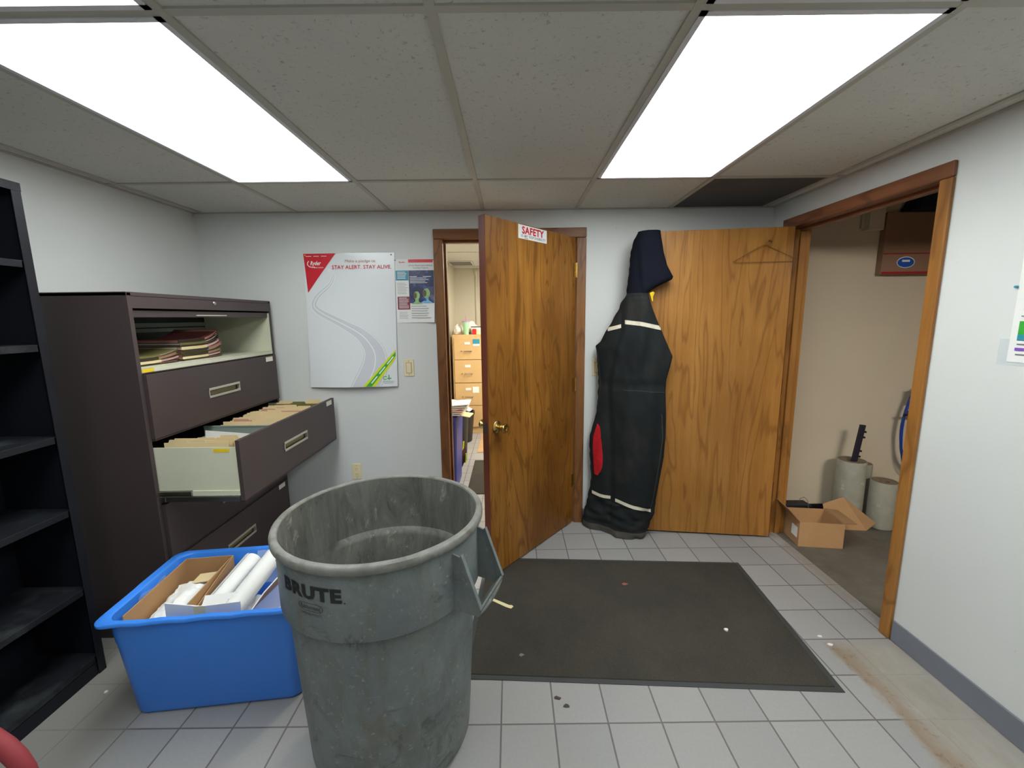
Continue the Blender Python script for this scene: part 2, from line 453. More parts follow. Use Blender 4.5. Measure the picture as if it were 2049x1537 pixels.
# ================================================================== THE ROOM
XL, XR, YB, H = -2.07, 1.735, 2.918, 2.178
YF = -2.3
bm = bm_new(); box(bm, XL-.1, 1.80, YF, 6.5, -.1, 0); struct(obj('floor', bm, 'floor'), 'grey square floor tiles')
bm = bm_new(); box(bm, 1.80, 3.6, -1.4, 3.3, -.1, -.002); struct(obj('floor_storeroom', bm, 'concrete'), 'dark stained concrete floor beyond the right doorway')
# left wall, back wall with opening, right wall with opening, wall behind the camera
bm = bm_new(); box(bm, XL-.1, XL, YF, YB+.12, 0, H+.3); struct(obj('wall_left', bm, 'wall'))
DX0, DX1, DZ = -.447, .440, 2.0
bm = bm_new()
box(bm, XL, DX0-.02, YB, YB+.12, 0, H+.3); box(bm, DX1+.02, XR+.12, YB, YB+.12, 0, H+.3); box(bm, DX0-.02, DX1+.02, YB, YB+.12, DZ+.02, H+.3)
struct(obj('wall_back', bm, 'wall'))
OY0, OY1, OZ = 1.795, 2.725, 2.006
bm = bm_new()
box(bm, XR, XR+.12, YF, OY0-.02, 0, H+.3); box(bm, XR, XR+.12, OY1+.02, YB, 0, H+.3); box(bm, XR, XR+.12, OY0-.02, OY1+.02, OZ+.02, H+.3)
struct(obj('wall_right', bm, 'wall'))
bm = bm_new(); box(bm, XL-.1, XR+.12, YF-.1, YF, 0, H+.3); struct(obj('wall_front', bm, 'wall'))

# ceiling: grid of tees every 0.61 m, long tiles, lights in two columns
TX = [-.1747+.6096*k for k in range(-3, 4)]
xs = [XL]+TX+[XR]
TY = [1.0827+1.2192*j for j in range(-2, 2)]
ys = [YF]+TY+[YB]
lit = {(2, 1), (2, 2), (2, 3), (5, 1), (5, 2), (5, 3)}      # (column, row) cells that hold a light panel
bm = bm_new()
dark_bm = bm_new()
for i in range(len(xs)-1):
    for j in range(len(ys)-1):
        if (i, j) in lit: continue
        tgt = dark_bm if (i == 6 and j == 4) else bm
        box(tgt, xs[i]+.004, xs[i+1]-.004, ys[j]+.004, ys[j+1]-.004, H+.004, H+.02)
struct(obj('ceiling', bm, 'ceil'), 'speckled grey ceiling tiles')
struct(obj('ceiling_dark_tile', dark_bm, 'dark_tile'), 'dark grey ceiling tile in the back right corner')
bm = bm_new(); box(bm, XL-.1, XR+.12, YF-.1, YB+.12, H+.3, H+.34); struct(obj('ceiling_slab', bm, 'dark_tile'))
bm = bm_new()
for x in TX: box(bm, x-.012, x+.012, YF, YB, H-.002, H+.025)
for y in TY: box(bm, XL, XR, y-.012, y+.012, H-.0015, H+.024)
box(bm, XL, XL+.018, YF, YB, H-.002, H+.01); box(bm, XR-.018, XR, YF, YB, H-.002, H+.01); box(bm, XL, XR, YB-.014, YB, H-.002, H+.01)
struct(obj('trim_1', bm, 'tbar'), 'painted metal ceiling grid')

def ceiling_light(i, j, m, label):
    x0, x1, y0, y1 = xs[i]+.012, xs[i+1]-.012, ys[j]+.012, ys[j+1]-.012
    cx, cy = (x0+x1)/2, (y0+y1)/2
    t = thing('ceiling_light', label, 'ceiling light', (cx, cy, H), 0, 'fluorescent panels set into the ceiling')
    hx, hy = (x1-x0)/2, (y1-y0)/2
    b = bm_new(); box(b, -hx+.016, hx-.016, -hy+.016, hy-.016, .0, .005); obj('diffuser', b, m, t)
    b = bm_new()
    for s in (-1, 1):
        box(b, s*hx-.016*(s > 0), s*hx+.016*(s < 0), -hy, hy, -.004, .03)
        box(b, -hx, hx, s*hy-.016*(s > 0), s*hy+.016*(s < 0), -.004, .03)
    box(b, -hx, hx, -hy, hy, .08, .085)
    obj('frame', b, 'light_frame', t)
ceiling_light(2, 3, 'diffuser', 'lit white ceiling panel above the brown file cabinet side')
ceiling_light(5, 3, 'diffuser_r', 'lit white ceiling panel on the right, towards the open storeroom')
ceiling_light(2, 2, 'diffuser_n', 'lit ceiling panel cut off at the top left corner of the view')
ceiling_light(5, 2, 'diffuser_n', 'lit ceiling panel of which only a sliver shows at the top right')
ceiling_light(2, 1, 'diffuser_b', 'lit ceiling panel behind the viewer on the left side')
ceiling_light(5, 1, 'diffuser_b', 'lit ceiling panel behind the viewer on the right side')

# cove base along the right wall and the back wall
bm = bm_new()
box(bm, XR-.008, XR, YF, OY0-.054, 0, .10, .002); struct(obj('baseboard_right', bm, 'cove'))
bm = bm_new(); box(bm, XL, DX0-.062, YB-.008, YB, 0, .10, .002); box(bm, DX1+.064, XR, YB-.008, YB, 0, .10, .002)
struct(obj('baseboard_back', bm, 'cove'))
bm = bm_new(); box(bm, XL, XL+.008, YF, YB, 0, .10, .002); struct(obj('baseboard_left', bm, 'cove'))

# casing + jamb of the middle doorway (back wall)
bm = bm_new()
for x0, x1 in ((DX0-.060, DX0), (DX1, DX1+.064)): box(bm, x0, x1, YB-.018, YB, 0, DZ-.001, .004)
box(bm, DX0-.02, DX0, YB, YB+.12, 0, DZ-.001); box(bm, DX1, DX1+.02, YB, YB+.12, 0, DZ-.001)
box(bm, DX0, DX0+.014, YB+.05, YB+.09, 0, DZ-.02); box(bm, DX1-.014, DX1, YB+.05, YB+.09, 0, DZ-.02)
struct(obj('trim_2', bm, 'frame_wood'), 'brown wood side casing of the middle doorway')
bm = bm_new()
box(bm, DX0-.060, DX1+.064, YB-.018, YB, DZ, DZ+.062, .004); box(bm, DX0-.02, DX1+.02, YB, YB+.12, DZ, DZ+.02)
box(bm, DX0, DX1, YB+.05, YB+.09, DZ-.016, DZ)
struct(obj('trim_3', bm, 'frame_wood_h'), 'brown wood head casing of the middle doorway')
# casing + jamb of the right doorway
bm = bm_new()
for y0, y1 in ((OY0-.052, OY0), (OY1, OY1+.060)): box(bm, XR-.018, XR, y0, y1, 0, OZ-.001, .004)
box(bm, XR, XR+.125, OY0-.02, OY0, 0, OZ-.001); box(bm, XR, XR+.125, OY1, OY1+.02, 0, OZ-.001)
box(bm, XR+.055, XR+.09, OY0, OY0+.014, 0, OZ-.02); box(bm, XR+.055, XR+.09, OY1-.014, OY1, 0, OZ-.02)
struct(obj('trim_4', bm, 'frame_gold'), 'golden oak side casing of the right doorway')
bm = bm_new()
box(bm, XR-.018, XR, OY0-.052, OY1+.060, OZ, OZ+.060, .004); box(bm, XR, XR+.125, OY0-.02, OY1+.02, OZ, OZ+.02)
box(bm, XR+.055, XR+.09, OY0, OY1, OZ-.016, OZ)
struct(obj('trim_5', bm, 'frame_gold_h'), 'brown wood head casing of the right doorway')

# ------------------------------------------------------------------ storeroom beyond the right doorway
SY, SX, SH = 3.05, 3.15, 2.62
bm = bm_new(); box(bm, XR+.12, SX+.1, SY, SY+.1, 0, SH); struct(obj('wall_storeroom_back', bm, 'cream'))
bm = bm_new(); box(bm, SX, SX+.1, -1.3, SY, 0, SH); struct(obj('wall_storeroom_right', bm, 'low_bounce_wall'))
bm = bm_new(); box(bm, XR+.12, SX+.1, -1.4, -1.3, 0, SH); box(bm, XR+.126, SX, .75, .87, 2.353, SH); struct(obj('wall_storeroom_front_added_soffit', bm, 'low_bounce_wall'))  # second box: unseen soffit added to shade the top of the back wall
bm = bm_new(); box(bm, XR, XR+.12, -1.4, SY+.1, H+.3, SH); box(bm, XR+.12, XR+.125, -1.3, OY0-.03, 0, SH); box(bm, XR+.12, XR+.125, OY1+.03, SY, 0, SH); struct(obj('wall_storeroom_left', bm, 'low_bounce_wall'))
bm = bm_new(); box(bm, XR, SX+.1, -1.4, SY+.1, SH, SH+.05); struct(obj('ceiling_storeroom', bm, 'dark_tile'))
t = thing('ceiling_light', 'unseen warm ceiling panel added to light the storeroom back wall', 'ceiling light', (2.5, -.60, SH), 0)  # added lamp, out of view, brightens the storeroom back wall
b = bm_new(); box(b, -.5, .5, -.12, .12, -.012, -.004); obj('diffuser', b, 'diffuser_added', t)
b = bm_new(); box(b, -.52, .52, -.14, .14, -.004, -.0005); obj('frame', b, 'light_frame', t)
bm = bm_new(); box(bm, XR+.125, SX, SY-.008, SY, 0, .055, .002); struct(obj('baseboard_storeroom', bm, 'black_cove'))

# ------------------------------------------------------------------ office beyond the middle doorway
OX0, OX1, OYB = -.80, 2.2, 6.2
bm = bm_new(); box(bm, OX0-.1, OX0, YB+.12, OYB+.1, 0, 2.5); struct(obj('wall_office_left', bm, 'office_wall'))
bm = bm_new(); box(bm, OX0, OX1, OYB, OYB+.1, 0, 2.5); struct(obj('wall_office_back', bm, 'office_wall'))
bm = bm_new(); box(bm, XR+.2, OX1, 3.16, OYB, 0, 2.5); struct(obj('wall_office_right', bm, 'office_wall'))
bm = bm_new(); box(bm, OX0-.1, OX1, YB+.12, OYB+.1, H, H+.02); struct(obj('ceiling_office', bm, 'ceil'))
bm = bm_new()
for y in (3.47, 4.69, 5.91): box(bm, OX0, OX1-.3, y-.012, y+.012, H-.004, H-.0002)
for x in (-.22, .39, 1.0): box(bm, x-.012, x+.012, YB+.13, OYB, H-.004, H-.0002)
struct(obj('trim_6', bm, 'tbar'), 'ceiling grid of the office beyond')
bm = bm_new(); box(bm, -.50, -.47, OYB-.02, OYB, 0, H-.01); box(bm, -.51, -.46, OYB-.03, OYB, 2.10, 2.14)
struct(obj('trim_7', bm, 'office_wall'), 'painted conduit strip on the far office wall')
t = thing('ceiling_light', 'warm ceiling panel in the office beyond the middle doorway', 'ceiling light', (.55, 4.4, H-.006), 0)
b = bm_new(); box(b, -.28, .28, -.59, .59, -.004, .0); obj('diffuser', b, 'diffuser_w', t)
b = bm_new()
for s in (-1, 1):
    box(b, s*.30-.02*(s > 0), s*.30+.02*(s < 0), -.61, .61, -.006, .004); box(b, -.30, .30, s*.61-.02*(s > 0), s*.61+.02*(s < 0), -.006, .004)
obj('frame', b, 'light_frame', t)
t = thing('ceiling_vent', 'grey louvred vent in the office ceiling beyond the doorway', 'vent', (-.60, 5.55, H), 0)
b = bm_new(); box(b, -.17, .13, -.18, .18, -.012, -.002); obj('frame', b, 'light_frame', t)
b = bm_new()
for i in range(8): box(b, -.15, .11, -.155+i*.04, -.135+i*.04, -.018, -.012)
obj('louvre', b, 'vent', t)

# ================================================================== DOORS
a = Vector((.436, 2.905, 0)); e = Vector((-.128, 2.228, 0)); dv = (e-a)
ang = math.atan2(dv.y, dv.x); DW = dv.length
d1 = bpy.data.objects.new('door_1', None); C.objects.link(d1); d1.location = a; d1.rotation_euler = (0, 0, ang)
struct(d1, 'golden oak flush door standing open in the middle, with brass knob')
# local: +x along leaf to the free edge; the face seen from the room is at +y ; leaf body towards -y
bm = bm_new(); box(bm, .004, DW-.0035, -.043, 0, .012, 1.997, .0015); obj('leaf', bm, 'door_a', d1)
bm = bm_new(); box(bm, DW-.0035, DW, -.043, 0, .012, 1.997, .001); obj('edge_band', bm, 'door_edge', d1)
def knob(side):
    b = bm_new()
    prof = [(0, 0), (.033, 0), (.034, .006), (.028, .011), (.014, .015), (.0125, .035), (.018, .045), (.026, .058), (.0275, .066), (.024, .072), (.010, .073), (.009, .069), (0, .069)]
    lathe(b, prof, 32)
    bmesh.ops.transform(b, matrix=Matrix.Translation((DW-.065, 0 if side > 0 else -.043, .889)) @ Matrix.Rotation(-side*PI/2, 4, 'X'), verts=b.verts)
    return b
obj('door_knob', knob(1), 'brass', d1); obj('door_knob', knob(-1), 'brass', d1)
bx('latch_plate', 'steel', d1, DW-.001, DW+.0015, -.034, -.010, .86, .918)
for z in (1.79, 1.02, .327):
    b = bm_new(); tube(b, [(-.003, .006, z-.045), (-.003, .006, z+.045)], .0065, 10)
    box(b, .0, .032, -.001, .002, z-.045, z+.045)
    for q in (-.045, -.015, .015, .045): tube(b, [(-.003, .006, z+q-.002), (-.003, .006, z+q+.002)], .0078, 10)
    obj('hinge', b, 'brass', d1)
# sticker on the door
st = thing('sticker', 'white sticker with red SAFETY lettering at the top of the open door', 'sticker', a, ang)
bx('backing', 'paper', st, .338, .610, .0003, .0012, 1.918, 1.992)
ST = lambda s0, s1, z0, z1: flat((s1, .0018, z0), (-1, 0, 0), (0, 0, 1), s1-s0, z1-z0)
obj('red_lettering', text_bm('SAFETY', ST(.368, .578, 1.945, 1.986), .035), 'red', st)
obj('grey_lettering', text_bm('IS', ST(.566, .586, 1.927, 1.941), .01), 'grey_print', st)
obj('grey_lettering', text_bm('MY', ST(.522, .556, 1.927, 1.941), .01), 'grey_print', st)
obj('grey_lettering', text_bm('RESPONSIBILITY', ST(.352, .512, 1.927, 1.941), .01), 'grey_print', st)
bx('underline', 'red', st, .522, .556, .0012, .0018, 1.922, 1.9245)

a2 = Vector((1.712, 2.650, 0)); e2 = Vector((.810, 2.772, 0)); dv2 = e2-a2; ang2 = math.atan2(dv2.y, dv2.x); DW2 = dv2.length
d2 = bpy.data.objects.new('door_2', None); C.objects.link(d2); d2.location = a2; d2.rotation_euler = (0, 0, ang2)
struct(d2, 'honey oak flush door folded back against the rear wall')
# local +x towards free end, face seen at +y, body to -y
bm = bm_new(); box(bm, .0, DW2, -.043, 0, .012, 2.004, .0015); obj('leaf', bm, 'door_b', d2)
bm = bm_new(); box(bm, -.0025, -.0002, -.042, -.001, .012, 2.004); obj('edge_band', bm, 'door_edge', d2)
for z in (1.77, 1.03, .33):
    b = bm_new(); tube(b, [(-.010, -.030, z-.05), (-.010, -.030, z+.05)], .0075, 10); box(b, -.006, -.003, -.034, -.006, z-.05, z+.05)
    obj('hinge', b, 'dark_steel', d2)

# wire hanger on a nail on that door
wh = thing('wire_hanger', 'thin bare wire coat hanger hooked on the honey oak door', 'coat hanger', (1.555, 2.658, 1.80), math.radians(-7.7))
b = bm_new()
tube(b, [(-.185, 0, 0), (.165, 0, 0), (.172, 0, .008), (.168, 0, .014), (.015, 0, .088), (.0, 0, .10), (-.03, 0, .096), (-.175, 0, .014), (-.19, 0, .006)], .0016, 6, closed=True)
tube(b, [(.0, 0, .10), (.002, 0, .118), (.012, 0, .128), (.024, 0, .122), (.026, 0, .112)], .0016, 6)
obj('wire', b, 'wire', wh)
b = bm_new(); tube(b, [(.012, -.006, .124), (.012, .018, .122)], .0018, 6); obj('nail', b, 'dark_steel', wh)

# ================================================================== wall plates
def plate(name, label, cat, x, z, w_, h_, kind):
    t = thing(name, label, cat, (x, YB, z))
    bx('plate', 'ivory', t, -w_/2, w_/2, -.006, 0, -h_/2, h_/2, .002)
    if kind == 'rocker':
        bx('rocker', 'ivory', t, -.0165, .0165, -.010, -.006, -.034, .034, .0015)
        bx('rocker_gap', 'ivory_d', t, -.019, .019, -.0068, -.006, -.0365, .0365)
    else:
        for s in (-1, 1):
            r = bx('receptacle', 'ivory', t, -.016, .016, -.009, -.006, s*.02-.014, s*.02+.014, .003)
            b = bm_new()
            for dx in (-.006, .006): box(b, dx-.0012, dx+.0012, -.0095, -.0085, s*.02-.002, s*.02+.008)
            box(b, -.002, .002, -.0095, -.0085, s*.02-.010, s*.02-.006)
            obj('slot', b, 'ivory_d', r)
    for s in (-1, 1):
        b = bm_new(); tube(b, [(0, -.0072, s*(h_/2-.012)), (0, -.0055, s*(h_/2-.012))], .003, 8)
        obj('screw', b, 'ivory_d', t)
plate('light_switch', 'ivory rocker light switch on the wall left of the middle doorway', 'light switch', -.7085, 1.148, .070, .117, 'rocker')
plate('power_outlet', 'ivory wall outlet low on the wall above the grey can', 'outlet', -1.119, .404, .066, .114, 'outlet')
plate('light_switch', 'ivory light switch half hidden behind the hanging coveralls', 'light switch', .592, 1.137, .070, .117, 'rocker')

# ================================================================== POSTERS
def sheet(name, m, parent, fn, nu, nv, th=.0006):
    bm = bm_new(); g = [[bm.verts.new(fn(i/nu, j/nv)) for i in range(nu+1)] for j in range(nv+1)]
    for j in range(nv):
        for i in range(nu):
            f = bm.faces.new((g[j][i], g[j][i+1], g[j+1][i+1], g[j+1][i])); f.smooth = True
    bmesh.ops.recalc_face_normals(bm, faces=bm.faces)
    bmesh.ops.solidify(bm, geom=bm.faces[:], thickness=th)
    return obj(name, bm, m, parent)
PZ1, PZ0, PXA, PXB = 1.918, 1.022, -1.372, -.768
def psurf(u, v, w=0.0):
    """v=1 at the top; the sheet curls away from the wall at its lower and left/right sides"""
    x = PXA + (PXB-PXA)*u - .018*(1-v)*(1-u) - .022*(1-v)*u
    z = PZ0 + (PZ1-PZ0)*v
    bulge = .004 + .022*math.sin(PI*u)*(1-v)**.7 + .006*math.sin(PI*u) + .012*(1-v)**3
    return Vector((x, YB-bulge-w, z))
po = thing('poster', 'large white glossy poster with red corner and winding grey road', 'poster')
po_under = thing('poster', 'white sheet pinned underneath the large road poster, its sides just showing', 'poster')
sheet('paper', 'paper', po_under, lambda u, v: Vector((-1.383+.595*u, YB-.0025, 1.035+.40*v)), 8, 8)
for x in (-1.378, -.792): bx('blue_edge', 'blue_logo', po_under, x-.002, x+.002, YB-.004, YB-.0032, 1.14, 1.27)
sheet('paper', 'paper_gloss', po, psurf, 70, 90)
def ppoly(name, pts, m, w=.0012, parent=None, cuts=3, fn=psurf):
    bm = bm_new(); vs = [bm.verts.new((p[0], p[1], 0)) for p in pts]; bm.faces.new(vs)
    bmesh.ops.triangulate(bm, faces=bm.faces[:])
    if cuts: bmesh.ops.subdivide_edges(bm, edges=bm.edges[:], cuts=cuts, use_grid_fill=True)
    for v in bm.verts: v.co = fn(v.co.x, v.co.y, w)
    return obj(name, bm, m, parent if parent is not None else po)
def pstrip(name, ctr, half, m, w, fn=psurf, parent=None, asp=1.485):
    """ribbon along ctr points (u, v) with half widths in units of sheet width"""
    bm = bm_new(); L = []
    n = len(ctr)
    for i, (u, v) in enumerate(ctr):
        p0 = ctr[max(i-1, 0)]; p1 = ctr[min(i+1, n-1)]
        du, dw = p1[0]-p0[0], (p1[1]-p0[1])*asp; l = math.hypot(du, dw) or 1
        nx, ny = -dw/l, du/l; h_ = half[i] if isinstance(half, list) else half
        cl = lambda q: min(.995, max(.003, q))
        nc = 10 if name == 'road_print' else 1
        L.append([bm.verts.new(fn(cl(u+nx*h_*q_), cl(v+ny*h_*q_/asp), w)) for q_ in [1-2*k_/nc for k_ in range(nc+1)]])
    for A, B in zip(L, L[1:]):
        for k_ in range(len(A)-1): bm.faces.new((A[k_], A[k_+1], B[k_+1], B[k_])).smooth = True
    return obj(name, bm, m, parent if parent is not None else po)
def bez(P, n=40):
    """Catmull-Rom through P"""
    out = []
    Q = [P[0]]+P+[P[-1]]
    for i in range(1, len(Q)-2):
        for k in range(n//len(P)+1):
            t = k/(n//len(P)+1)
            q = [0]*len(P[0])
            for d in range(len(P[0])):
                p0, p1, p2, p3 = (Q[i-1][d], Q[i][d], Q[i+1][d], Q[i+2][d])
                q[d] = .5*((2*p1)+(-p0+p2)*t+(2*p0-5*p1+4*p2-p3)*t*t+(-p0+3*p1-3*p2+p3)*t**3)
            out.append(tuple(q))
    out.append(P[-1]); return out
road = bez([(.27, .885, .012), (.325, .84, .018), (.28, .77, .024), (.14, .69, .030), (.09, .62, .036), (.17, .565, .042), (.40, .485, .052), (.62, .395, .078), (.745, .28, .115), (.755, .17, .145), (.70, .07, .155), (.62, -.04, .16), (.55, -.13, .16)], 84)
# the printed road keeps its shape; it narrows to the top
pstrip('road_print', [r[:2] for r in road], [r[2] for r in road], 'road', .002)
def offs(k):
    out = []
    for i, r in enumerate(road):
        p0 = road[max(i-1, 0)]; p1 = road[min(i+1, len(road)-1)]
        du, dw = p1[0]-p0[0], (p1[1]-p0[1])*1.485; l = math.hypot(du, dw) or 1
        out.append((r[0]-dw/l*r[2]*k, r[1]+du/l*r[2]*k/1.485))
    return out
for k, hw in ((0.0, .0055), (.90, .004), (-.90, .004)):
    pstrip('road_line_print', offs(k), hw, 'road_line', .0027)
ppoly('red_corner', [(.002, .998), (.36, .998), (.0305, .715)], 'red', .003)
PT = lambda u0, u1, v0, v1, w=.003: (lambda a_, b_: psurf(u0+(u1-u0)*a_, v0+(v1-v0)*b_, w+.0008))
obj('lettering', text_bm('Make a pledge to:', PT(.46, .80, .925, .952), .0), 'folder_pink', po)
obj('lettering', text_bm('STAY ALERT. STAY ALIVE.', PT(.315, .965, .884, .912), .012), 'red', po)
obj('lettering', text_bm('Ryder', PT(.075, .195, .905, .944), .02, shear=.3), 'white_print', po)
obj('lettering', text_bm('Ever better.', PT(.12, .225, .893, .903), .005), 'white_print', po)
pstrip('swoosh_print', bez([(.06, .945), (.045, .932), (.045, .918), (.065, .905), (.10, .899), (.125, .901)], 24), .004, 'white_print', .003)
for k in range(3): pstrip('fine_print', [(.03+.085*k, .979), (.09+.085*k, .979)], .0025, 'white_print', .003)
ppoly('lime_stripe', [(.615, .003), (.755, .003), (.985, .215), (.985, .283)], 'lime', .0032)
ppoly('green_stripe', [(.65, .004), (.715, .004), (.985, .236), (.985, .265)], 'green', .0039, cuts=3)
for q0, q1 in ((.08, .30), (.38, .60), (.68, .92)):
    pstrip('fine_print', [(.69+(.985-.69)*q, .010+.24*q) for q in (q0, (q0+q1)/2, q1)], .006, 'white_print', .0046)
pstrip('logo_print', [(.865+.022*math.cos(t_), .068+.012*math.sin(t_)) for t_ in [i*.5 for i in range(1, 12)]], .004, 'green', .0028)
pstrip('logo_print', [(.907, .092), (.907, .052)], .005, 'green', .0028); pstrip('logo_print', [(.885, .064), (.935, .064)], .004, 'green', .0028)
for k in range(2): pstrip('fine_print', [(.84+.01*k, .040-.011*k), (.965-.01*k, .040-.011*k)], .002, 'grey_print', .0028)
for u, v in ((.022, .987), (.966, .985)):
    p = psurf(u, v); b = bm_new(); tube(b, [p+Vector((0, -.006, 0)), p+Vector((0, .002, 0))], .004, 8); obj('push_pin', b, 'dark_steel' if u > .5 else 'yellow', po)

def fsurf(u, v, w=0.0):
    x = -.768 + .258*u - .006*(1-v) + .004*(1-v)*u; z = 1.457 + .418*v
    cur = .002 + .03*max(0, u-.72)*max(0, .55-v)*4 + .003*math.sin(PI*u)
    x -= .06*max(0, u-.8)*max(0, .4-v)
    return Vector((x, YB-cur-w, z))
fl = thing('flyer', 'printed flyer with teal and maroon boxes and a dark picture of two heads', 'flyer')
sheet('paper', 'paper', fl, fsurf, 16, 16)
def fp(name, u0, u1, v0, v1, m, w=.001): return ppoly(name, [(u0, v0), (u1, v0), (u1, v1), (u0, v1)], m, w, fl, 3, fsurf)
fp('red_bar', .345, .975, .945, .995, 'red'); fp('teal_box', .01, .34, .67, .825, 'teal'); fp('maroon_box', .035, .36, .21, .415, 'maroon')
fp('picture', .345, .995, .31, .825, 'navy')
FT = lambda u0, u1, v0, v1, w=.0018: (lambda a_, b_: fsurf(u0+(u1-u0)*a_, v0+(v1-v0)*b_, w))
obj('lettering', text_bm('Ryder', FT(.10, .27, .935, .965), .02, shear=.3), 'red', fl)
obj('lettering', text_bm('Driver Recurring Incidents', FT(.36, .96, .885, .912), .01), 'grey_print', fl)
obj('lettering', text_bm('Training Program', FT(.45, .86, .848, .872), .01), 'grey_print', fl)
def lines(u0, u1, v0, v1, n, m):
    bm = bm_new(); rnd = random.Random(int(v0*1000)+n)
    for i in range(n):
        v = v1-(v1-v0)*(i+.5)/n; h_ = .17*(v1-v0)/n; ue = u0+(u1-u0)*rnd.uniform(.7, 1)
        bm.faces.new([bm.verts.new(fsurf(a_, b_, .0018)) for a_, b_ in ((u0, v-h_), (ue, v-h_), (ue, v+h_), (u0, v+h_))])
    obj('fine_print', bm, m, fl)
lines(.05, .31, .69, .81, 5, 'white_print'); lines(.07, .33, .225, .405, 9, 'white_print'); lines(.37, .92, .62, .74, 5, 'white_print')
lines(.04, .32, .45, .64, 8, 'fine_grey'); lines(.07, .33, .06, .18, 5, 'fine_grey'); lines(.39, .93, .06, .28, 6, 'fine_grey')
def head(cu, cv, s, m, m2):
    el = lambda a_, b_, ox=0, n=16: [(cu+ox+a_*math.cos(2*PI*k/n), cv+b_*math.sin(2*PI*k/n)) for k in range(n)]
    ppoly('picture_shoulders', [(cu-s*.8, cv-s*.72), (cu-s*.25, cv-s*.50), (cu-s*.22, cv-s*.2), (cu+s*.22, cv-s*.2), (cu+s*.25, cv-s*.50), (cu+s*.8, cv-s*.72)], m2, .0016, fl, 1, fsurf)
    ppoly('picture_head', el(s*.42, s*.36), m, .0020, fl, 0, fsurf)
    ppoly('picture_shade', el(s*.20, s*.24, -s*.20), 'folder_green', .0030, fl, 0, fsurf)
head(.54, .43, .19, 'glow_print', 'glow_print'); head(.79, .465, .22, 'glow_print', 'cyan_print')
for u, v, mm in ((.01, .985, 'dark_steel'), (.985, .985, 'red')):
    p = fsurf(u, v); b = bm_new(); tube(b, [p+Vector((0, -.006, 0)), p+Vector((0, .001, 0))], .0035, 8); obj('push_pin', b, mm, fl)
ppoly('yellow_mark', [(.53, .065), (.555, .03), (.56, .05), (.545, .075)], 'tape', .002, fl, 0, fsurf)

# chart on the right wall, cut by the frame
ch = thing('wall_chart', 'white chart with coloured pill pictures pinned to the right wall', 'chart', (XR, 1.475, 1.312))
rs = lambda u, v, w=0.0: Vector((-.002-w, -.45*u, .42*v))
sheet('paper', 'paper', ch, rs, 4, 4)
def cblob(y0, y1, z0, z1, m):
    b = bm_new(); box(b, -.0048, -.0032, y0, y1, z0, z1, .0006); obj('printed_picture', b, m, ch)
cblob(-.085, -.020, .040, .050, 'purple'); cblob(-.075, -.022, .094, .140, 'green'); cblob(-.045, -.022, .075, .094, 'teal'); cblob(-.09, -.028, .175, .21, 'red'); cblob(-.075, -.024, .262, .30, 'purple')
for z in (.025, .06, .155, .23): bx('fine_print', 'grey_print', ch, -.0042, -.0032, -.09, -.024, z, z+.004)
b = bm_new(); tube(b, [(-.012, .003, .256), (-.001, .003, .256)], .004, 8); obj('push_pin', b, 'teal', ch)
bx('clear_pocket', 'clear', ch, -.0018, -.0008, -.45, .030, -.012, .08)

# ================================================================== LATERAL FILE CABINET
fc = thing('file_cabinet', 'brown five-drawer lateral file cabinet with one drawer pulled out', 'file cabinet', (-2.06, 1.81, 0))
CW, CD, CH = 1.068, .455, 1.610     # width along +y, depth along +x, height
b = bm_new()
box(b, 0, CD, 0, .020, .0, CH-.004); box(b, 0, CD, CW-.020, CW, .0, CH-.004)
box(b, 0, CD, 0, CW, CH-.018, CH, .0025); box(b, 0, .012, .02, CW-.02, 0, CH-.02)
box(b, CD-.02, CD, .02, CW-.02, CH-.068, CH-.018)               # top rail
box(b, 0, CD-.03, .02, CW-.02, 0, .06); box(b, CD-.02, CD-.008, .02, CW-.02, .0, .062)
for z in (1.262, .958, .662, .386): box(b, CD-.016, CD-.003, .020, CW-.020, z-.005, z+.003)
obj('body', b, 'cab', fc)
bx('side_liner', 'cab_cream', fc, .02, CD-.004, CW-.0215, CW-.020, 1.272, 1.53); bx('side_liner', 'cab_cream', fc, .02, CD-.03, .0202, .0215, 1.272, 1.53)
b = bm_new(); box(b, .014, CD-.002, .022, CW-.022, 1.266, 1.280, .002); box(b, CD-.012, CD-.001, .022, CW-.022, 1.262, 1.280, .001)
obj('shelf', b, 'cab_cream', fc)
b = bm_new()
box(b, .0125, .0145, .025, CW-.025, 1.28, 1.54)
obj('back_liner', b, 'cab_dark', fc)
b = bm_new(); box(b, .016, .03, .03, CW-.03, 1.452, 1.476); box(b, .016, .034, .03, CW-.03, 1.425, 1.445); box(b, .016, .08, .022, .03, 1.40, 1.42)
obj('rail', b, 'cab_grey', fc)
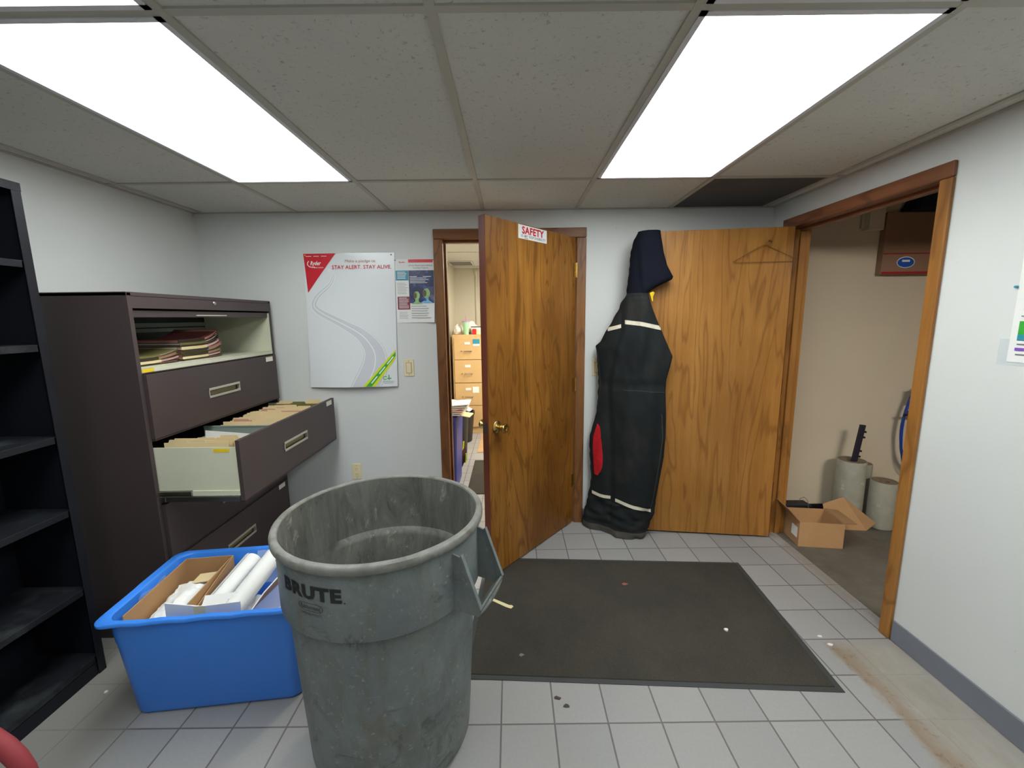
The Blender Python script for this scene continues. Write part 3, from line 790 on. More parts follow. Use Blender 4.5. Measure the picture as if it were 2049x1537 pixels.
# flipped-up top door slid back under the top
b = bm_new(); box(b, .06, CD-.014, .024, CW-.024, 1.514, 1.532, .002); box(b, CD-.026, CD-.012, .024, CW-.024, 1.503, 1.534, .002)
fd = obj('flip_door', b, 'cab', fc)
bx('handle', 'handle', fd, CD-.014, CD-.006, .40, .63, 1.510, 1.516)
b = bm_new(); lathe(b, [(0, 0), (.011, 0), (.011, .004), (.008, .007), (0, .007)], 20)
bmesh.ops.transform(b, matrix=Matrix.Translation((CD, .527, 1.578)) @ Matrix.Rotation(PI/2, 4, 'Y'), verts=b.verts)
obj('lock', b, 'steel', fc)
def drawer(z0, z1, out=0.0, label=True, ylab=.93):
    zc = (z0+z1)/2
    b = bm_new()
    # front: panel with hole-like recess for the handle: built as four boards round the recess
    hy0, hy1, hz = .385, .640, .026
    x0, x1 = CD-.002+out, CD+.016+out
    zc -= .0
    box(b, x0, x1, .022, hy0, z0, z1); box(b, x0, x1, hy1, CW-.022, z0, z1)
    box(b, x0, x1, hy0, hy1, z0, zc-hz); box(b, x0, x1, hy0, hy1, zc+hz, z1)
    box(b, x0-.001, x0+.004, hy0, hy1, zc-hz, zc+hz)
    box(b, x0-.01, x1, .022, CW-.022, z0-.004, z0+.003)
    d = obj('drawer', b, 'cab', fc)
    b = bm_new()
    box(b, x1-.002, x1+.004, hy0, hy1, zc+hz-.012, zc+hz, .001); box(b, x1-.002, x1+.004, hy0, hy1, zc-hz, zc-hz+.012, .001)
    box(b, x1-.012, x1+.003, hy0, hy0+.005, zc-hz, zc+hz); box(b, x1-.012, x1+.003, hy1-.005, hy1, zc-hz, zc+hz)
    obj('handle', b, 'handle', d)
    bx('handle_recess', 'handle_in', d, x0+.004, x0+.006, hy0+.02, hy1-.02, zc-hz+.012, zc+hz-.012)
    if label:
        l_ = bx('label_holder', 'paper', d, x1, x1+.002, ylab, ylab+.075, z1-.036, z1-.006)
        bx('label_stripe', 'yellow', l_, x1+.002, x1+.0026, ylab, ylab+.075, z1-.010, z1-.007)
    return d
drawer(.962, 1.254)
drawer(.390, .655, label=False)
drawer(.066, .380, ylab=.93)
OUT = .368
dr = drawer(.668, .955, OUT)
# tray of the open drawer
b = bm_new()
xa, xb = .035+OUT-.01, CD-.003+OUT
box(b, xa, xb, .024, .0275, .722, .925); box(b, xa, xb, CW-.0275, CW-.024, .708, .925)
box(b, xa, xb, .0275, CW-.0275, .700, .706); box(b, xa, xa+.003, .0275, CW-.0275, .706, .86)
box(b, CD+.151, xb, .018, .0272, .699, .722)
obj('tray', b, 'cab_cream', dr)
for y0 in (.010, CW-.022):
    b = bm_new()
    box(b, .05, CD+.150, y0+.002, y0+.010, .700, .721, .001); box(b, .10, xb, y0+.001, y0+.011, .672, .697, .001)
    box(b, .05, CD+.150, y0, y0+.003, .709, .712); box(b, CD+.02, CD+.03, y0-.001, y0+.002, .674, .695)
    obj('slide_rail', b, 'steel', dr)
bx('yellow_label', 'yellow', dr, CD+.265, CD+.335, .0228, .0242, .902, .918)
b = bm_new(); box(b, xa+.02, xb-.004, .395, .399, .72, .928); box(b, xa+.02, xb-.004, .392, .402, .925, .930); obj('divider', b, 'cab_grey', dr)
b = bm_new(); box(b, CD+.0, CD+.035, .04, CW-.04, .868, .892, .002); obj('hanging_rail', b, 'cab_grey', dr)
bx('yellow_note', 'yellow', fc, CD-.0008, CD+.0004, .024, .085, 1.264, 1.280)

# folders standing in the open drawer: one file_folder mesh kind, copied
def folder_mesh(m, seedv, tabx):
    r = random.Random(seedv); b = bm_new()
    w_ = .290; h_ = .222
    lean = r.uniform(-.004, .004)
    for s in (0, 1):
        top = h_ + (.0 if s == 0 else -.008)
        pts = [(0, 0), (w_, 0), (w_, top)]
        if s == 0: pts += [(tabx+.09, top), (tabx+.084, top+.014), (tabx+.006, top+.014), (tabx, top)]
        pts += [(0, top)]
        prism(b, [(x_, s*.0055+lean*z_*4, z_) for x_, z_ in pts], (0, .0009, 0))
    for k in range(2): box(b, .01, w_-.012, .0015+k*.002, .0025+k*.002, .004, h_-.020-r.uniform(0, .012), mi=1)
    return b
protos = []
for q, (m_, tx) in enumerate((('manila', .02), ('manila', .10), ('manila', .19), ('folder_pink', .05), ('folder_green', .12))):
    protos.append((folder_mesh(m_, q, tx), m_))
pobs = []
X0 = -1.566
yy = 1.81+.034
used = {}
ks = []
for i in range(9): ks.append((yy+i*.0115, [0, 1, 2, 0, 1, 2, 1, 0, 2][i]))
y2 = 1.81+.408
for i in range(32): ks.append((y2+i*.0190, random.choice([0, 1, 2, 0, 1, 2, 3, 0, 1, 2, 4 if i > 14 else 3])))
for i, (y_, q) in enumerate(ks):
    if q not in used:
        bmq, m_ = protos[q]; o = obj('file_folder', bmq, [m_, 'paper']); used[q] = o
    else:
        o = used[q].copy(); C.objects.link(o)
    o.location = (X0+random.uniform(-.006, .006), y_, .7065+random.uniform(-.006, .014)+(.010 if (i % 7 == 3) else 0)+.002)
    near = i < 9
    lab = {True: 'manila folder in the small bunch at the near end of the open drawer', False: 'manila folder packed behind the grey divider of the open drawer'}[near]
    if q == 3: lab = 'salmon pink folder among the manila ones in the open drawer'
    if q == 4: lab = 'olive green folder near the far end of the open drawer'
    tag(o, lab, 'folder', {0: 'manila folders at the near end of the open drawer', 1: 'manila folders behind the divider', 3: 'salmon folders in the open drawer', 4: 'olive folders in the open drawer'}[q if q >= 3 else (0 if near else 1)])
for q, (bmq, m_) in enumerate(protos):
    if q not in used: bmq.free()
# loose sheet on the near bunch
b = bm_new(); box(b, 0, .21, 0, .0015, 0, .23, rot=Matrix.Rotation(math.radians(5), 4, 'Y')); o = obj('paper_sheet', b, 'paper'); o.location = (-1.475, 1.955, .742)
tag(o, 'white sheet sticking up behind the near bunch of folders', 'paper')

# stacks of pressboard folders lying on the open shelf
def lying_stack(x, y, n, lab, grp, rise, wd, dp):
    cols = ['pressboard_dark', 'folder_red', 'folder_green', 'folder_green', 'folder_pink', 'folder_red', 'pressboard_dark']
    z = 1.2805
    for i in range(n):
        b = bm_new(); t_ = .0085+.003*((i*7) % 3)
        # folder: two covers curving up at the far (right) end, pages between
        N = 8
        def prof(k, dz):
            y_ = dp*k/N
            return (y_, z_lift(k/N)+dz)
        def z_lift(s_): return rise*(i+1)/n*max(0, s_-.45)**2*3
        for (z_0, z_1, mi, ins) in ((0, .0012, 0, 0), (.0014, t_-.0014, 1, .006), (t_-.0012, t_, 0, 0)):
            pts = []
            for k in range(N+1): yk, zk = prof(k, z_0); pts.append((yk if k < N else yk-ins, zk))
            for k in range(N, -1, -1): yk, zk = prof(k, z_1); pts.append((yk if k < N else yk-ins, zk))
            prism(b, [(ins, p[0]+(ins if p[0] < .001 else 0), p[1]) for p in pts], (wd-2*ins, 0, 0), mi)
        pts = []                                  # closed spine along the front for the flat part
        for k in range(0, 6): yk, zk = prof(k, -.0002); pts.append((yk, zk))
        for k in range(5, -1, -1): yk, zk = prof(k, t_+.0002); pts.append((yk, zk))
        prism(b, [(wd-.003, p[0], p[1]) for p in pts], (.0035, 0, 0), 2)
        o = obj('file_folder', b, [cols[i % 7], 'paper' if i % 2 else 'folder_pink', ('pressboard_dark', 'manila', 'pressboard_dark', 'folder_green')[i % 4]])
        o.location = (x+random.uniform(-.006, .006), y+random.uniform(-.008, .008), z)
        z += t_+.0006
        nth = ['topmost', 'second from top', 'third from top', 'fourth from top', 'fifth from top', 'sixth from top', 'seventh from top', 'eighth from top', 'lowest']
        k_ = n-1-i
        tag(o, (nth[k_] if i else 'lowest')+' folder in '+lab, 'folder', grp)
lying_stack(-1.93, 1.836, 4, 'the low stack at the near end of the shelf', 'low stack of folders on the open shelf', .030, .24, .33)
lying_stack(-1.95, 2.19, 9, 'the tall stack mid shelf in the cabinet', 'tall stack of folders on the open shelf', .052, .25, .30)

# ================================================================== BLACK SHELF
sh = thing('shelving_unit', 'tall black steel shelving unit at the left edge, empty shelves', 'shelving unit', (-2.06, .73, 0))
SD, SW, SHT = .285, .905, 1.985
b = bm_new()
box(b, 0, SD-.03, SW-.012, SW, 0, SHT); box(b, 0, SD-.03, 0, .012, 0, SHT)
obj('side_panel', b, 'black', sh)
b = bm_new(); box(b, 0, .008, .01, SW-.01, 0, SHT-.01); obj('back_panel', b, 'black', sh)
for y0 in (0, SW-.032):
    b = bm_new(); box(b, SD-.004, SD, y0, y0+.032, 0, SHT, .001); box(b, SD-.035, SD-.004, (y0 if y0 == 0 else SW-.004), (y0+.004 if y0 == 0 else SW), 0, SHT)
    obj('post', b, 'black', sh)
b = bm_new(); box(b, 0, SD, 0, SW, SHT-.003, SHT, .001); box(b, SD-.002, SD+.001, 0, SW, SHT-.03, SHT); obj('top_panel', b, 'black_shelf', sh)
for z in (1.711, 1.403, 1.044, .740, .395, .084):
    b = bm_new(); box(b, .009, SD-.006, .014, SW-.014, z-.004, z); box(b, SD-.008, SD-.005, .014, SW-.034, z-.026, z, .001)
    obj('shelf', b, 'black_shelf', sh)
bx('kick_plate', 'black', sh, SD-.01, SD-.005, .014, SW-.033, 0, .056)

# red tube at the lower left corner
rt = thing('tube_handle', 'red foam covered tube hoop poking in at the bottom left corner', 'handle', (-1.262, .93, 0), 0)
def hoop(t_): return (-.20+.20*math.cos(t_), 0, .30+.185*math.sin(t_))
arc = [(.0, 0, .10)]+[hoop(i*PI/14) for i in range(0, 15)]+[(-.40, 0, .10)]
b = bm_new(); tube(b, arc, .021, 14); obj('foam_grip', b, 'red_foam', rt)
b = bm_new(); tube(b, [(0, 0, .0), (0, 0, .11)], .014, 12); tube(b, [(-.40, 0, .0), (-.40, 0, .11)], .014, 12); tube(b, [(-.40, 0, .02), (0, 0, .02)], .012, 12); obj('tube', b, 'grey_tube', rt)

# ================================================================== BLUE TOTE
tb = thing('storage_tote', 'bright blue plastic storage tote without lid, full of paper waste', 'storage tote', (-1.175, 1.642, 0), math.radians(6.5))
def rrect(hx, hy, r, z, n=7, wav=0):
    P = []
    for (cx, cy, a0) in ((hx-r, hy-r, 0), (-hx+r, hy-r, PI/2), (-hx+r, -hy+r, PI), (hx-r, -hy+r, 1.5*PI)):
        for k in range(n+1):
            t_ = a0+PI/2*k/n; P.append((cx+r*math.cos(t_), cy+r*math.sin(t_)))
    # fill the straight runs
    Q = []
    for i in range(len(P)):
        p, q = P[i], P[(i+1) % len(P)]; Q.append(p)
        L = math.hypot(q[0]-p[0], q[1]-p[1])
        if L > .08:
            m_ = 12
            for k in range(1, m_): Q.append((p[0]+(q[0]-p[0])*k/m_, p[1]+(q[1]-p[1])*k/m_))
    return [Vector((x_, y_, z+(wav*math.sin(x_*34+1)*math.cos(y_*25) if wav else 0))) for x_, y_ in Q]
def loft(bm, rings, cap0=False, cap1=False, mi=0):
    R = [[bm.verts.new(p) for p in r] for r in rings]
    for A, B in zip(R, R[1:]):
        n = len(A)
        for k in range(n):
            f = bm.faces.new((A[k], A[(k+1) % n], B[(k+1) % n], B[k])); f.smooth = True; f.material_index = mi
    if cap0: bm.faces.new(R[0][::-1])
    if cap1: bm.faces.new(R[-1])
b = bm_new()
prof = [(.296, .192, .05, .0), (.308, .203, .055, .006), (.312, .206, .055, .02), (.335, .222, .055, .31), (.3375, .2245, .055, .322), (.341, .228, .055, .400), (.344, .231, .055, .402),
        (.368, .246, .05, .402), (.372, .250, .05, .406), (.372, .250, .05, .414), (.368, .247, .05, .418), (.341, .229, .055, .418), (.336, .224, .055, .412), (.333, .221, .055, .33), (.327, .216, .055, .316), (.306, .200, .05, .02), (.290, .186, .05, .008)]
rings = []
for i, (hx, hy, r, z) in enumerate(prof):
    rr = rrect(hx, hy, r, z)
    if 6 < i < 12:
        for p in rr:
            p.z += .0022*math.sin(p.x*42+.6)*(1 if p.y < 0 else 0)
    if 1 < i < 6 or i > 12:
        for p in rr:      # the sides bow a little
            if abs(p.y) > .18: p.y += math.copysign(.004*math.cos(p.x*4.5), p.y)
    rings.append(rr)
loft(b, rings, True, True)
obj('bin_body', b, 'blue_tote', tb)

# contents of the tote (each its own thing), given in the tote's own frame
TM = Matrix.Translation((-1.175, 1.642, 0)) @ Matrix.Rotation(math.radians(6.5), 4, 'Z')
def in_tote(name, label, cat, loc, rz=0, rx=0, ry=0):
    t = thing(name, label, cat)
    m_ = TM @ Matrix.Translation(loc) @ Matrix.Rotation(rz, 4, 'Z') @ Matrix.Rotation(ry, 4, 'Y') @ Matrix.Rotation(rx, 4, 'X')
    t.location = m_.to_translation(); t.rotation_euler = m_.to_euler(); return t
R_ = math.radians
# waste filling below so that nothing floats
t = in_tote('paper_waste', 'crumpled white paper waste filling the bottom of the blue tote', 'paper', (0, 0, .02))
b = bm_new(); nx_, ny_ = 40, 26
G = [[b.verts.new(((i/nx_-.5)*.56, (j/ny_-.5)*.34, .188+.03*noise.noise((i*.35, j*.35, 0))+.012*noise.noise((i*.9, j*.9, 3)))) for i in range(nx_+1)] for j in range(ny_+1)]
for j in range(ny_):
    for i in range(nx_): b.faces.new((G[j][i], G[j][i+1], G[j+1][i+1], G[j+1][i]))
edge = [G[0][i] for i in range(nx_+1)]+[G[j][nx_] for j in range(1, ny_+1)]+[G[ny_][i] for i in range(nx_-1, -1, -1)]+[G[j][0] for j in range(ny_-1, 0, -1)]
low = [b.verts.new((v.co.x*.98, v.co.y*.98, .0)) for v in edge]
for i in range(len(edge)): b.faces.new((edge[i], low[i], low[(i+1) % len(edge)], edge[(i+1) % len(edge)]))
b.faces.new(low)
obj('paper_heap', b, 'paper', t); t['kind'] = 'stuff'
# long open carton at the left
t = in_tote('cardboard_box', 'long open brown cardboard tray at the left inside the blue tote', 'cardboard box', (-.200, .0, .245), R_(1), 0, 0)
def opencarton(w_, d_, h_, th=.004):
    b = bm_new()
    box(b, -w_/2, w_/2, -d_/2, d_/2, 0, th, mi=1)
    box(b, -w_/2, -w_/2+th, -d_/2, d_/2, th, h_); box(b, w_/2-th, w_/2, -d_/2, d_/2, th, h_)
    box(b, -w_/2+th, w_/2-th, d_/2-th, d_/2, th, h_); return b
obj('tray', opencarton(.200, .385, .165), ['card', 'card_in'], t)
b = bm_new(); prism(b, [(.103, -.17, .02), (.103, .165, .06), (.109, .17, .175), (.106, -.13, .125)], (.0035, 0, 0)); obj('side_flap', b, 'card', t)
t = in_tote('paper_bundle', 'crumpled white plastic wrapped papers lying in the brown cardboard tray', 'papers', (-.195, -.035, .27), R_(4), 0, 0)
b = bm_new()
G = [[b.verts.new(((i/14-.5)*.15, (j/26-.5)*.27, .07+.035*math.sin(PI*i/14)*(.4+.6*math.sin(PI*j/26))+.014*noise.noise((i*.5, j*.5, 7)))) for i in range(15)] for j in range(27)]
for j in range(26):
    for i in range(14): b.faces.new((G[j][i], G[j][i+1], G[j+1][i+1], G[j+1][i])).smooth = True
edge = [G[0][i] for i in range(15)]+[G[j][14] for j in range(1, 27)]+[G[26][i] for i in range(13, -1, -1)]+[G[j][0] for j in range(25, 0, -1)]
low = [b.verts.new((v.co.x, v.co.y, 0)) for v in edge]
for i in range(len(edge)): b.faces.new((edge[i], low[i], low[(i+1) % len(edge)], edge[(i+1) % len(edge)]))
obj('wrapped_papers', b, 'paper', t)
t = in_tote('envelope', 'cream envelope at the far end of the brown cardboard tray', 'envelope', (-.150, .090, .365), R_(8), R_(-6), 0)
b = bm_new(); box(b, -.06, .05, -.03, .05, 0, .006, .001); obj('cover', b, 'manila', t)
# white rolls
def roll(loc, label, L, r, rz, ry, open_=False):
    t = in_tote('paper_roll', label, 'paper roll', loc, rz, 0, ry)
    b = bm_new()
    N = 26; pts = []
    turns = 2.6 if open_ else 3.2
    outer = []
    for i in range(N*3):
        th = 2*PI*turns*i/(N*3-1); rr = r*(.62+.38*i/(N*3-1)); outer.append((rr*math.cos(th), rr*math.sin(th)))
    lo = [b.verts.new((-L/2, p[0], p[1])) for p in outer]
    mids = [b.verts.new((0, p[0]*1.01, p[1]*.99)) for p in outer]
    hi = [b.verts.new((L/2, p[0]*1.02, p[1]*.95)) for p in outer]
    for A, B in ((lo, mids), (mids, hi)):
        for i in range(len(outer)-1): b.faces.new((A[i], A[i+1], B[i+1], B[i])).smooth = True
    bmesh.ops.recalc_face_normals(b, faces=b.faces)
    bmesh.ops.solidify(b, geom=b.faces[:], thickness=.0008)
    obj('paper', b, 'paper', t)
roll((-.026, .0, .372), 'white paper roll leaning in the middle of the blue tote', .32, .040, R_(80), R_(-12))
roll((.072, -.015, .390), 'white paper roll with open end next to the grey can', .31, .040, R_(78), R_(-15), True)
t = in_tote('cardboard_box', 'white faced carton panel standing at the near side of the tote', 'cardboard box', (-.005, -.185, .262), R_(0), R_(4))
b = bm_new(); prism(b, [(-.15, 0, .03), (.115, 0, .03), (.12, 0, .172), (-.02, 0, .165), (-.14, 0, .19)], (0, .004, 0)); obj('panel', b, 'paper', t)
b = bm_new(); prism(b, [(-.045, -.0008, .03), (-.005, -.0008, .03), (-.005, -.0008, .166), (-.045, -.0008, .169)], (0, .0006, 0)); obj('tape_strip', b, 'tape', t)
t = in_tote('cardboard_box', 'white carton side leaning along the right wall of the tote', 'cardboard box', (.148, -.055, .245), R_(76), R_(10))
b = bm_new(); prism(b, [(-.13, 0, .02), (.15, 0, .02), (.16, 0, .15), (.10, 0, .19), (-.05, 0, .165), (-.13, 0, .13)], (0, .004, 0)); obj('panel', b, 'paper', t)
b = bm_new(); prism(b, [(-.12, -.0008, .135), (.155, -.0008, .15), (.10, -.0008, .185), (-.05, -.0008, .162)], (0, .0006, 0)); obj('brown_edge', b, 'card', t)
t = in_tote('shipping_slip', 'white slip with the printed number 13 between the rolls', 'paper', (.000, -.130, .385), R_(4), R_(35))
b = bm_new(); box(b, -.06, .06, -.035, .04, 0, .0012); obj('paper', b, 'paper', t)
obj('lettering', text_bm('13', flat((.03, .015, .0018), (0, -1, 0), (1, 0, 0), .022, .018), .02), 'ink', t)
t = in_tote('plastic_bag', 'clear plastic bag sticking up at the far side of the tote', 'plastic bag', (.10, .188, .26), R_(0), R_(-3))
sheet('film', 'clear', t, lambda u, v: Vector(((u-.5)*.20, .010*math.sin(u*9)+.008*math.sin(v*7), .16*v-.02*u*v)), 10, 6)
t = in_tote('plastic_bag', 'scrap of clear film over the left edge of the brown tray', 'plastic bag', (-.312, -.02, .34), R_(90), R_(6))
sheet('film', 'clear', t, lambda u, v: Vector(((u-.5)*.16, .006*math.sin(u*9), .075*v)), 10, 4)

# ================================================================== GREY TRASH CAN
CX, CY = -.444, 1.356
gc = thing('trash_can', 'tall round grey plastic trash can with scuffs and black lettering', 'trash can', (CX, CY, 0))
b = bm_new()
outer = [(0, .004), (.20, .004), (.235, .0), (.262, .006), (.273, .022), (.277, .05), (.300, .50), (.304, .598), (.3045, .606), (.322, .610), (.324, .616), (.3245, .70), (.3235, .798), (.3235, .822)]
lathe(b, outer, 96)
# gentle dents
for v in b.verts:
    r_ = math.hypot(v.co.x, v.co.y)
    if r_ > .2 and .03 < v.co.z < .6:
        k = 1+.010*noise.noise((v.co.x*5, v.co.y*5, v.co.z*4))
        v.co.x *= k; v.co.y *= k
obj('can_body', b, 'can', gc)
b = bm_new()
lathe(b, [(.3235, .817), (.336, .817), (.3385, .821), (.3390, .832), (.336, .840), (.330, .843), (.318, .842), (.3135, .836), (.3130, .80)], 96)
for v in b.verts: v.co.z += .0012*noise.noise((v.co.x*30, v.co.y*30, v.co.z*30))
obj('rim', b, 'can_rim', gc)
b = bm_new()
lathe(b, [(.3135, .838), (.3120, .80), (.3105, .64), (.3100, .625), (.292, .612), (.288, .60), (.280, .40), (.268, .10), (.262, .03), (.235, .014), (0, .014)], 96)
# inner bosses where the handles are moulded, as shallow swellings
for v in b.verts:
    th = math.atan2(v.co.y, v.co.x)
    d_ = abs((th-math.radians(160)+PI) % (2*PI)-PI)
    if d_ < .30 and .62 < v.co.z < .66:
        k = 1-.06; v.co.x *= k; v.co.y *= k
obj('liner_wall', b, 'can_in', gc)
def can_handle(az):
    Rm = Matrix.Rotation(az, 4, 'Z')
    b = bm_new()
    for s in (-1, 1):
        y_ = s*.088
        r0 = math.sqrt(.3225**2-y_**2)-.004
        prism(b, [(r0, y_-.003, .795), (r0, y_-.003, .612), (.392, y_-.003, .606), (.398, y_-.003, .628), (.340, y_-.003, .785)], (0, .006, 0))
        # flange along the slanted edge
        prism(b, [(.338, y_-.007, .792), (.398, y_-.007, .630), (.402, y_-.007, .632), (.343, y_-.007, .795)], (0, .014, 0))
    tube(b, [(.388, -.088, .615), (.391, -.05, .609), (.392, 0, .606), (.391, .05, .609), (.388, .088, .615)], .010, 12)
    prism(b, [(.375, -.088, .612), (.400, -.088, .622), (.402, -.088, .634), (.396, -.088, .634)], (0, .176, 0))
    bmesh.ops.transform(b, matrix=Rm, verts=b.verts)
    obj('handle', b, 'can', gc)
can_handle(math.radians(-20)); can_handle(math.radians(160))
RC = .3256
def canmap(a0, a1, z0, z1):
    return lambda u, v: Vector((RC*math.cos(math.radians(a0+(a1-a0)*u)), RC*math.sin(math.radians(a0+(a1-a0)*u)), z0+(z1-z0)*v))
obj('lettering', text_bm('BRUTE', canmap(-129.5, -93, .731, .773), .05, 2), 'ink', gc)
obj('lettering', text_bm('Rubbermaid', canmap(-117, -104.5, .701, .714), .01, 1, shear=.2), 'ink2', gc)
obj('lettering', text_bm('COMMERCIAL PRODUCTS', canmap(-117, -104, .684, .690), .015, 0), 'ink2', gc)
b = bm_new()
def ovp(t_, k, rr=RC): 
    a_ = math.radians(-110.8+7.6*k*math.copysign(abs(math.cos(t_))**.6, math.cos(t_))); z_ = .7075+.0125*(k if k == 1 else .86)*math.copysign(abs(math.sin(t_))**.8, math.sin(t_)); return b.verts.new((rr*math.cos(a_), rr*math.sin(a_), z_))
o1 = [ovp(i*2*PI/40, 1) for i in range(40)]; o2 = [ovp(i*2*PI/40, .95) for i in range(40)]
for i in range(40): b.faces.new((o1[i], o1[(i+1) % 40], o2[(i+1) % 40], o2[i]))
obj('logo_ring', b, 'ink2', gc)
obj('registered_mark', text_bm('.', canmap(-92.2, -91.2, .7305, .7345), .02), 'ink', gc)

# ================================================================== FLOOR MAT and litter
rm = thing('floor_mat', 'large charcoal entrance mat with rubber edge in front of the doors', 'floor mat', (.567, 1.958, 0), math.radians(-3.25))
b = bm_new(); box(b, -.742, .742, -.428, .428, .001, .0075, .002); obj('pile', b, 'mat', rm)
b = bm_new(); box(b, -.767, .767, -.450, .450, 0, .0035, .001); obj('rubber_edge', b, 'mat_edge', rm)
# things lying on it
t = thing('paper_strip', 'cream torn paper strip on the mat beside the can handle', 'paper strip', (-.083, 2.022, .008), math.radians(-33))
b = bm_new(); prism(b, [(-.085, .008, 0), (.06, .010, 0), (.075, .014, .002), (.088, .009, .003), (.086, -.010, .002), (.055, -.012, 0), (-.02, -.009, 0), (-.083, -.010, 0)], (0, 0, .0012)); obj('strip', b, 'tape', t)
def crumb(x, y, z, r, m, name, label, cat, n=7, flatk=.5):
    b = bm_new(); pts = []
    rnd = random.Random(int(x*1000)+int(y*77))
    pts = [(x+r*rnd.uniform(.6, 1.3)*math.cos(2*PI*k/n), y+r*rnd.uniform(.4, 1.0)*math.sin(2*PI*k/n), z) for k in range(n)]
    prism(b, pts, (0, 0, r*flatk)); o = obj(name, b, m); tag(o, label, cat); return o
crumb(1.004, 1.802, .008, .012, 'lint', 'paper_crumb', 'white crumb on the right half of the charcoal mat', 'crumb')
crumb(1.43, 1.711, 0, .011, 'lint', 'paper_crumb', 'white crumb on the tiles where the brown dirt begins', 'crumb')
crumb(1.42, 1.762, 0, .010, 'lint', 'paper_crumb', 'white crumb on the tiles close to the right edge of the mat', 'crumb')
crumb(.165, 1.458, 0, .013, 'stain', 'dirt_clod', 'dark clod on the tiles before the mat, the farther of two', 'dirt', flatk=.15)
crumb(.197, 1.421, 0, .013, 'stain', 'dirt_clod', 'dark clod on the tiles before the mat, the nearer of two', 'dirt', flatk=.15)
crumb(.62, 2.16, .008, .016, 'folder_red', 'leaf_scrap', 'reddish brown scrap on the far half of the mat', 'scrap', flatk=.08)
crumb(-1.66, 1.51, 0, .008, 'lint', 'paper_crumb', 'white crumb on the floor between the black shelf and the tote', 'crumb')
crumb(.03, 1.665, .008, .012, 'speck', 'pebble', 'pale grey speck near the left front corner of the mat', 'speck', flatk=.2)

# ================================================================== COVERALLS
cv = thing('coveralls', 'black hooded work coveralls with cream reflective bands hanging at the door end', 'coveralls', (0, 0, 0))
CUR = [(.38, 2.862), (.5, 2.858), (.65, 2.778), (.80, 2.70), (1.2, 2.648)]
def ycur(x):
    for (x0, y0), (x1, y1) in zip(CUR, CUR[1:]):
        if x <= x1: return y0+(y1-y0)*(x-x0)/(x1-x0)
    return CUR[-1][1]
LFT = [(1.987, .785), (1.952, .768), (1.879, .751), (1.783, .745), (1.686, .741), (1.623, .734), (1.546, .704), (1.46, .664), (1.387, .623), (1.319, .594), (1.290, .565), (1.221, .575), (1.107, .586), (.991, .588), (.89, .583), (.804, .571), (.731, .552), (.675, .539), (.595, .536), (.469, .545), (.357, .554), (.29, .545), (.16, .522), (.06, .500), (.004, .498)]
RGT = [(1.998, .910), (1.951, .918), (1.864, .935), (1.789, .959), (1.735, .990), (1.72, .999), (1.703, .993), (1.66, .903), (1.627, .852), (1.571, .869), (1.493, .90), (1.422, .933), (1.351, .964), (1.229, 1.018), (1.164, 1.007), (1.083, .989), (.993, .987), (.84, .995), (.715, .999), (.565, .994), (.45, .978), (.334, .962), (.176, .946), (.071, .915), (.004, .885)]
CRS = [(1.62, .728), (1.596, .722), (1.409, .710), (1.262, .678), (1.072, .649), (.92, .656), (.616, .671), (.302, .679), (.058, .678), (0, .678)]
def itp(tab, z):
    if z >= tab[0][0]: return tab[0][1]
    for (z0, x0), (z1, x1) in zip(tab, tab[1:]):
        if z >= z1: return x0+(x1-x0)*(z-z0)/(z1-z0)
    return tab[-1][1]
def csurf(x, z, front=True, extra=0):
    xl, xr = itp(LFT, z), itp(RGT, z)
    u = min(1, max(0, (x-xl)/(xr-xl)))
    prof_ = max(0, 4*u*(1-u))**.45
    T = .058 if z < 1.6 else .050
    if z < .12: T += .02*(.12-z)/.12
    y = ycur(x)
    if not front: return y+.026*prof_*(1 if z > .1 else .8)
    y -= T*prof_
    if z < 1.62:
        c = itp(CRS, z); d_ = x-c
        if d_ < 0: y += .030*min(1, -d_/.010)*(1-min(1, -d_/.22)*.5)
        y += .016*math.exp(-(d_/.007)**2)
        y += .0075*prof_*math.sin(d_*46+1.5*math.sin(z*2.7))*min(1, z/.3)
    else:
        d_ = x-(.775+(1.92-z)*.12)
        if d_ < 0: y += .012*min(1, -d_/.008)
        y += .006*math.exp(-(d_/.006)**2)
    # folds
    y += .012*noise.noise((x*9, z*3.2, 1.3))+.007*noise.noise((x*26+z*6, z*9, 4.1))*prof_
    if z < .22: y += .020*noise.noise((x*14, z*24, 2.2))
    if 1.0 < z < 1.08: y += .006*math.sin((z-1.0)/.08*PI)        # waist seam
    return y-extra
def garment(z0, z1, name, m, nz, nu=56):
    b = bm_new(); R = []
    for j in range(nz+1):
        z = z0+(z1-z0)*j/nz
        xl, xr = itp(LFT, z), itp(RGT, z)
        xl += .004*noise.noise((z*22, 1, 1)); xr += .004*noise.noise((z*19, 5, 1))
        F = [b.verts.new((xl+(xr-xl)*(.5-.5*math.cos(PI*i/nu)), csurf(xl+(xr-xl)*(.5-.5*math.cos(PI*i/nu)), z), z)) for i in range(nu+1)]
        B = [b.verts.new((xl+(xr-xl)*(.5+.5*math.cos(PI*i/nu)), csurf(xl+(xr-xl)*(.5+.5*math.cos(PI*i/nu)), z, False), z)) for i in range(1, nu)]
        R.append(F+B)
    for A, Bq in zip(R, R[1:]):
        n = len(A)
        for k in range(n): b.faces.new((A[k], A[(k+1) % n], Bq[(k+1) % n], Bq[k])).smooth = True
    b.faces.new(R[0][::-1]); b.faces.new(R[-1])
    return obj(name, b, m, cv)
garment(.045, 1.625, 'body', 'fabric', 190)
garment(.004, .045, 'hem', 'hem', 6)
garment(1.622, 1.992, 'hood', 'hood', 60)
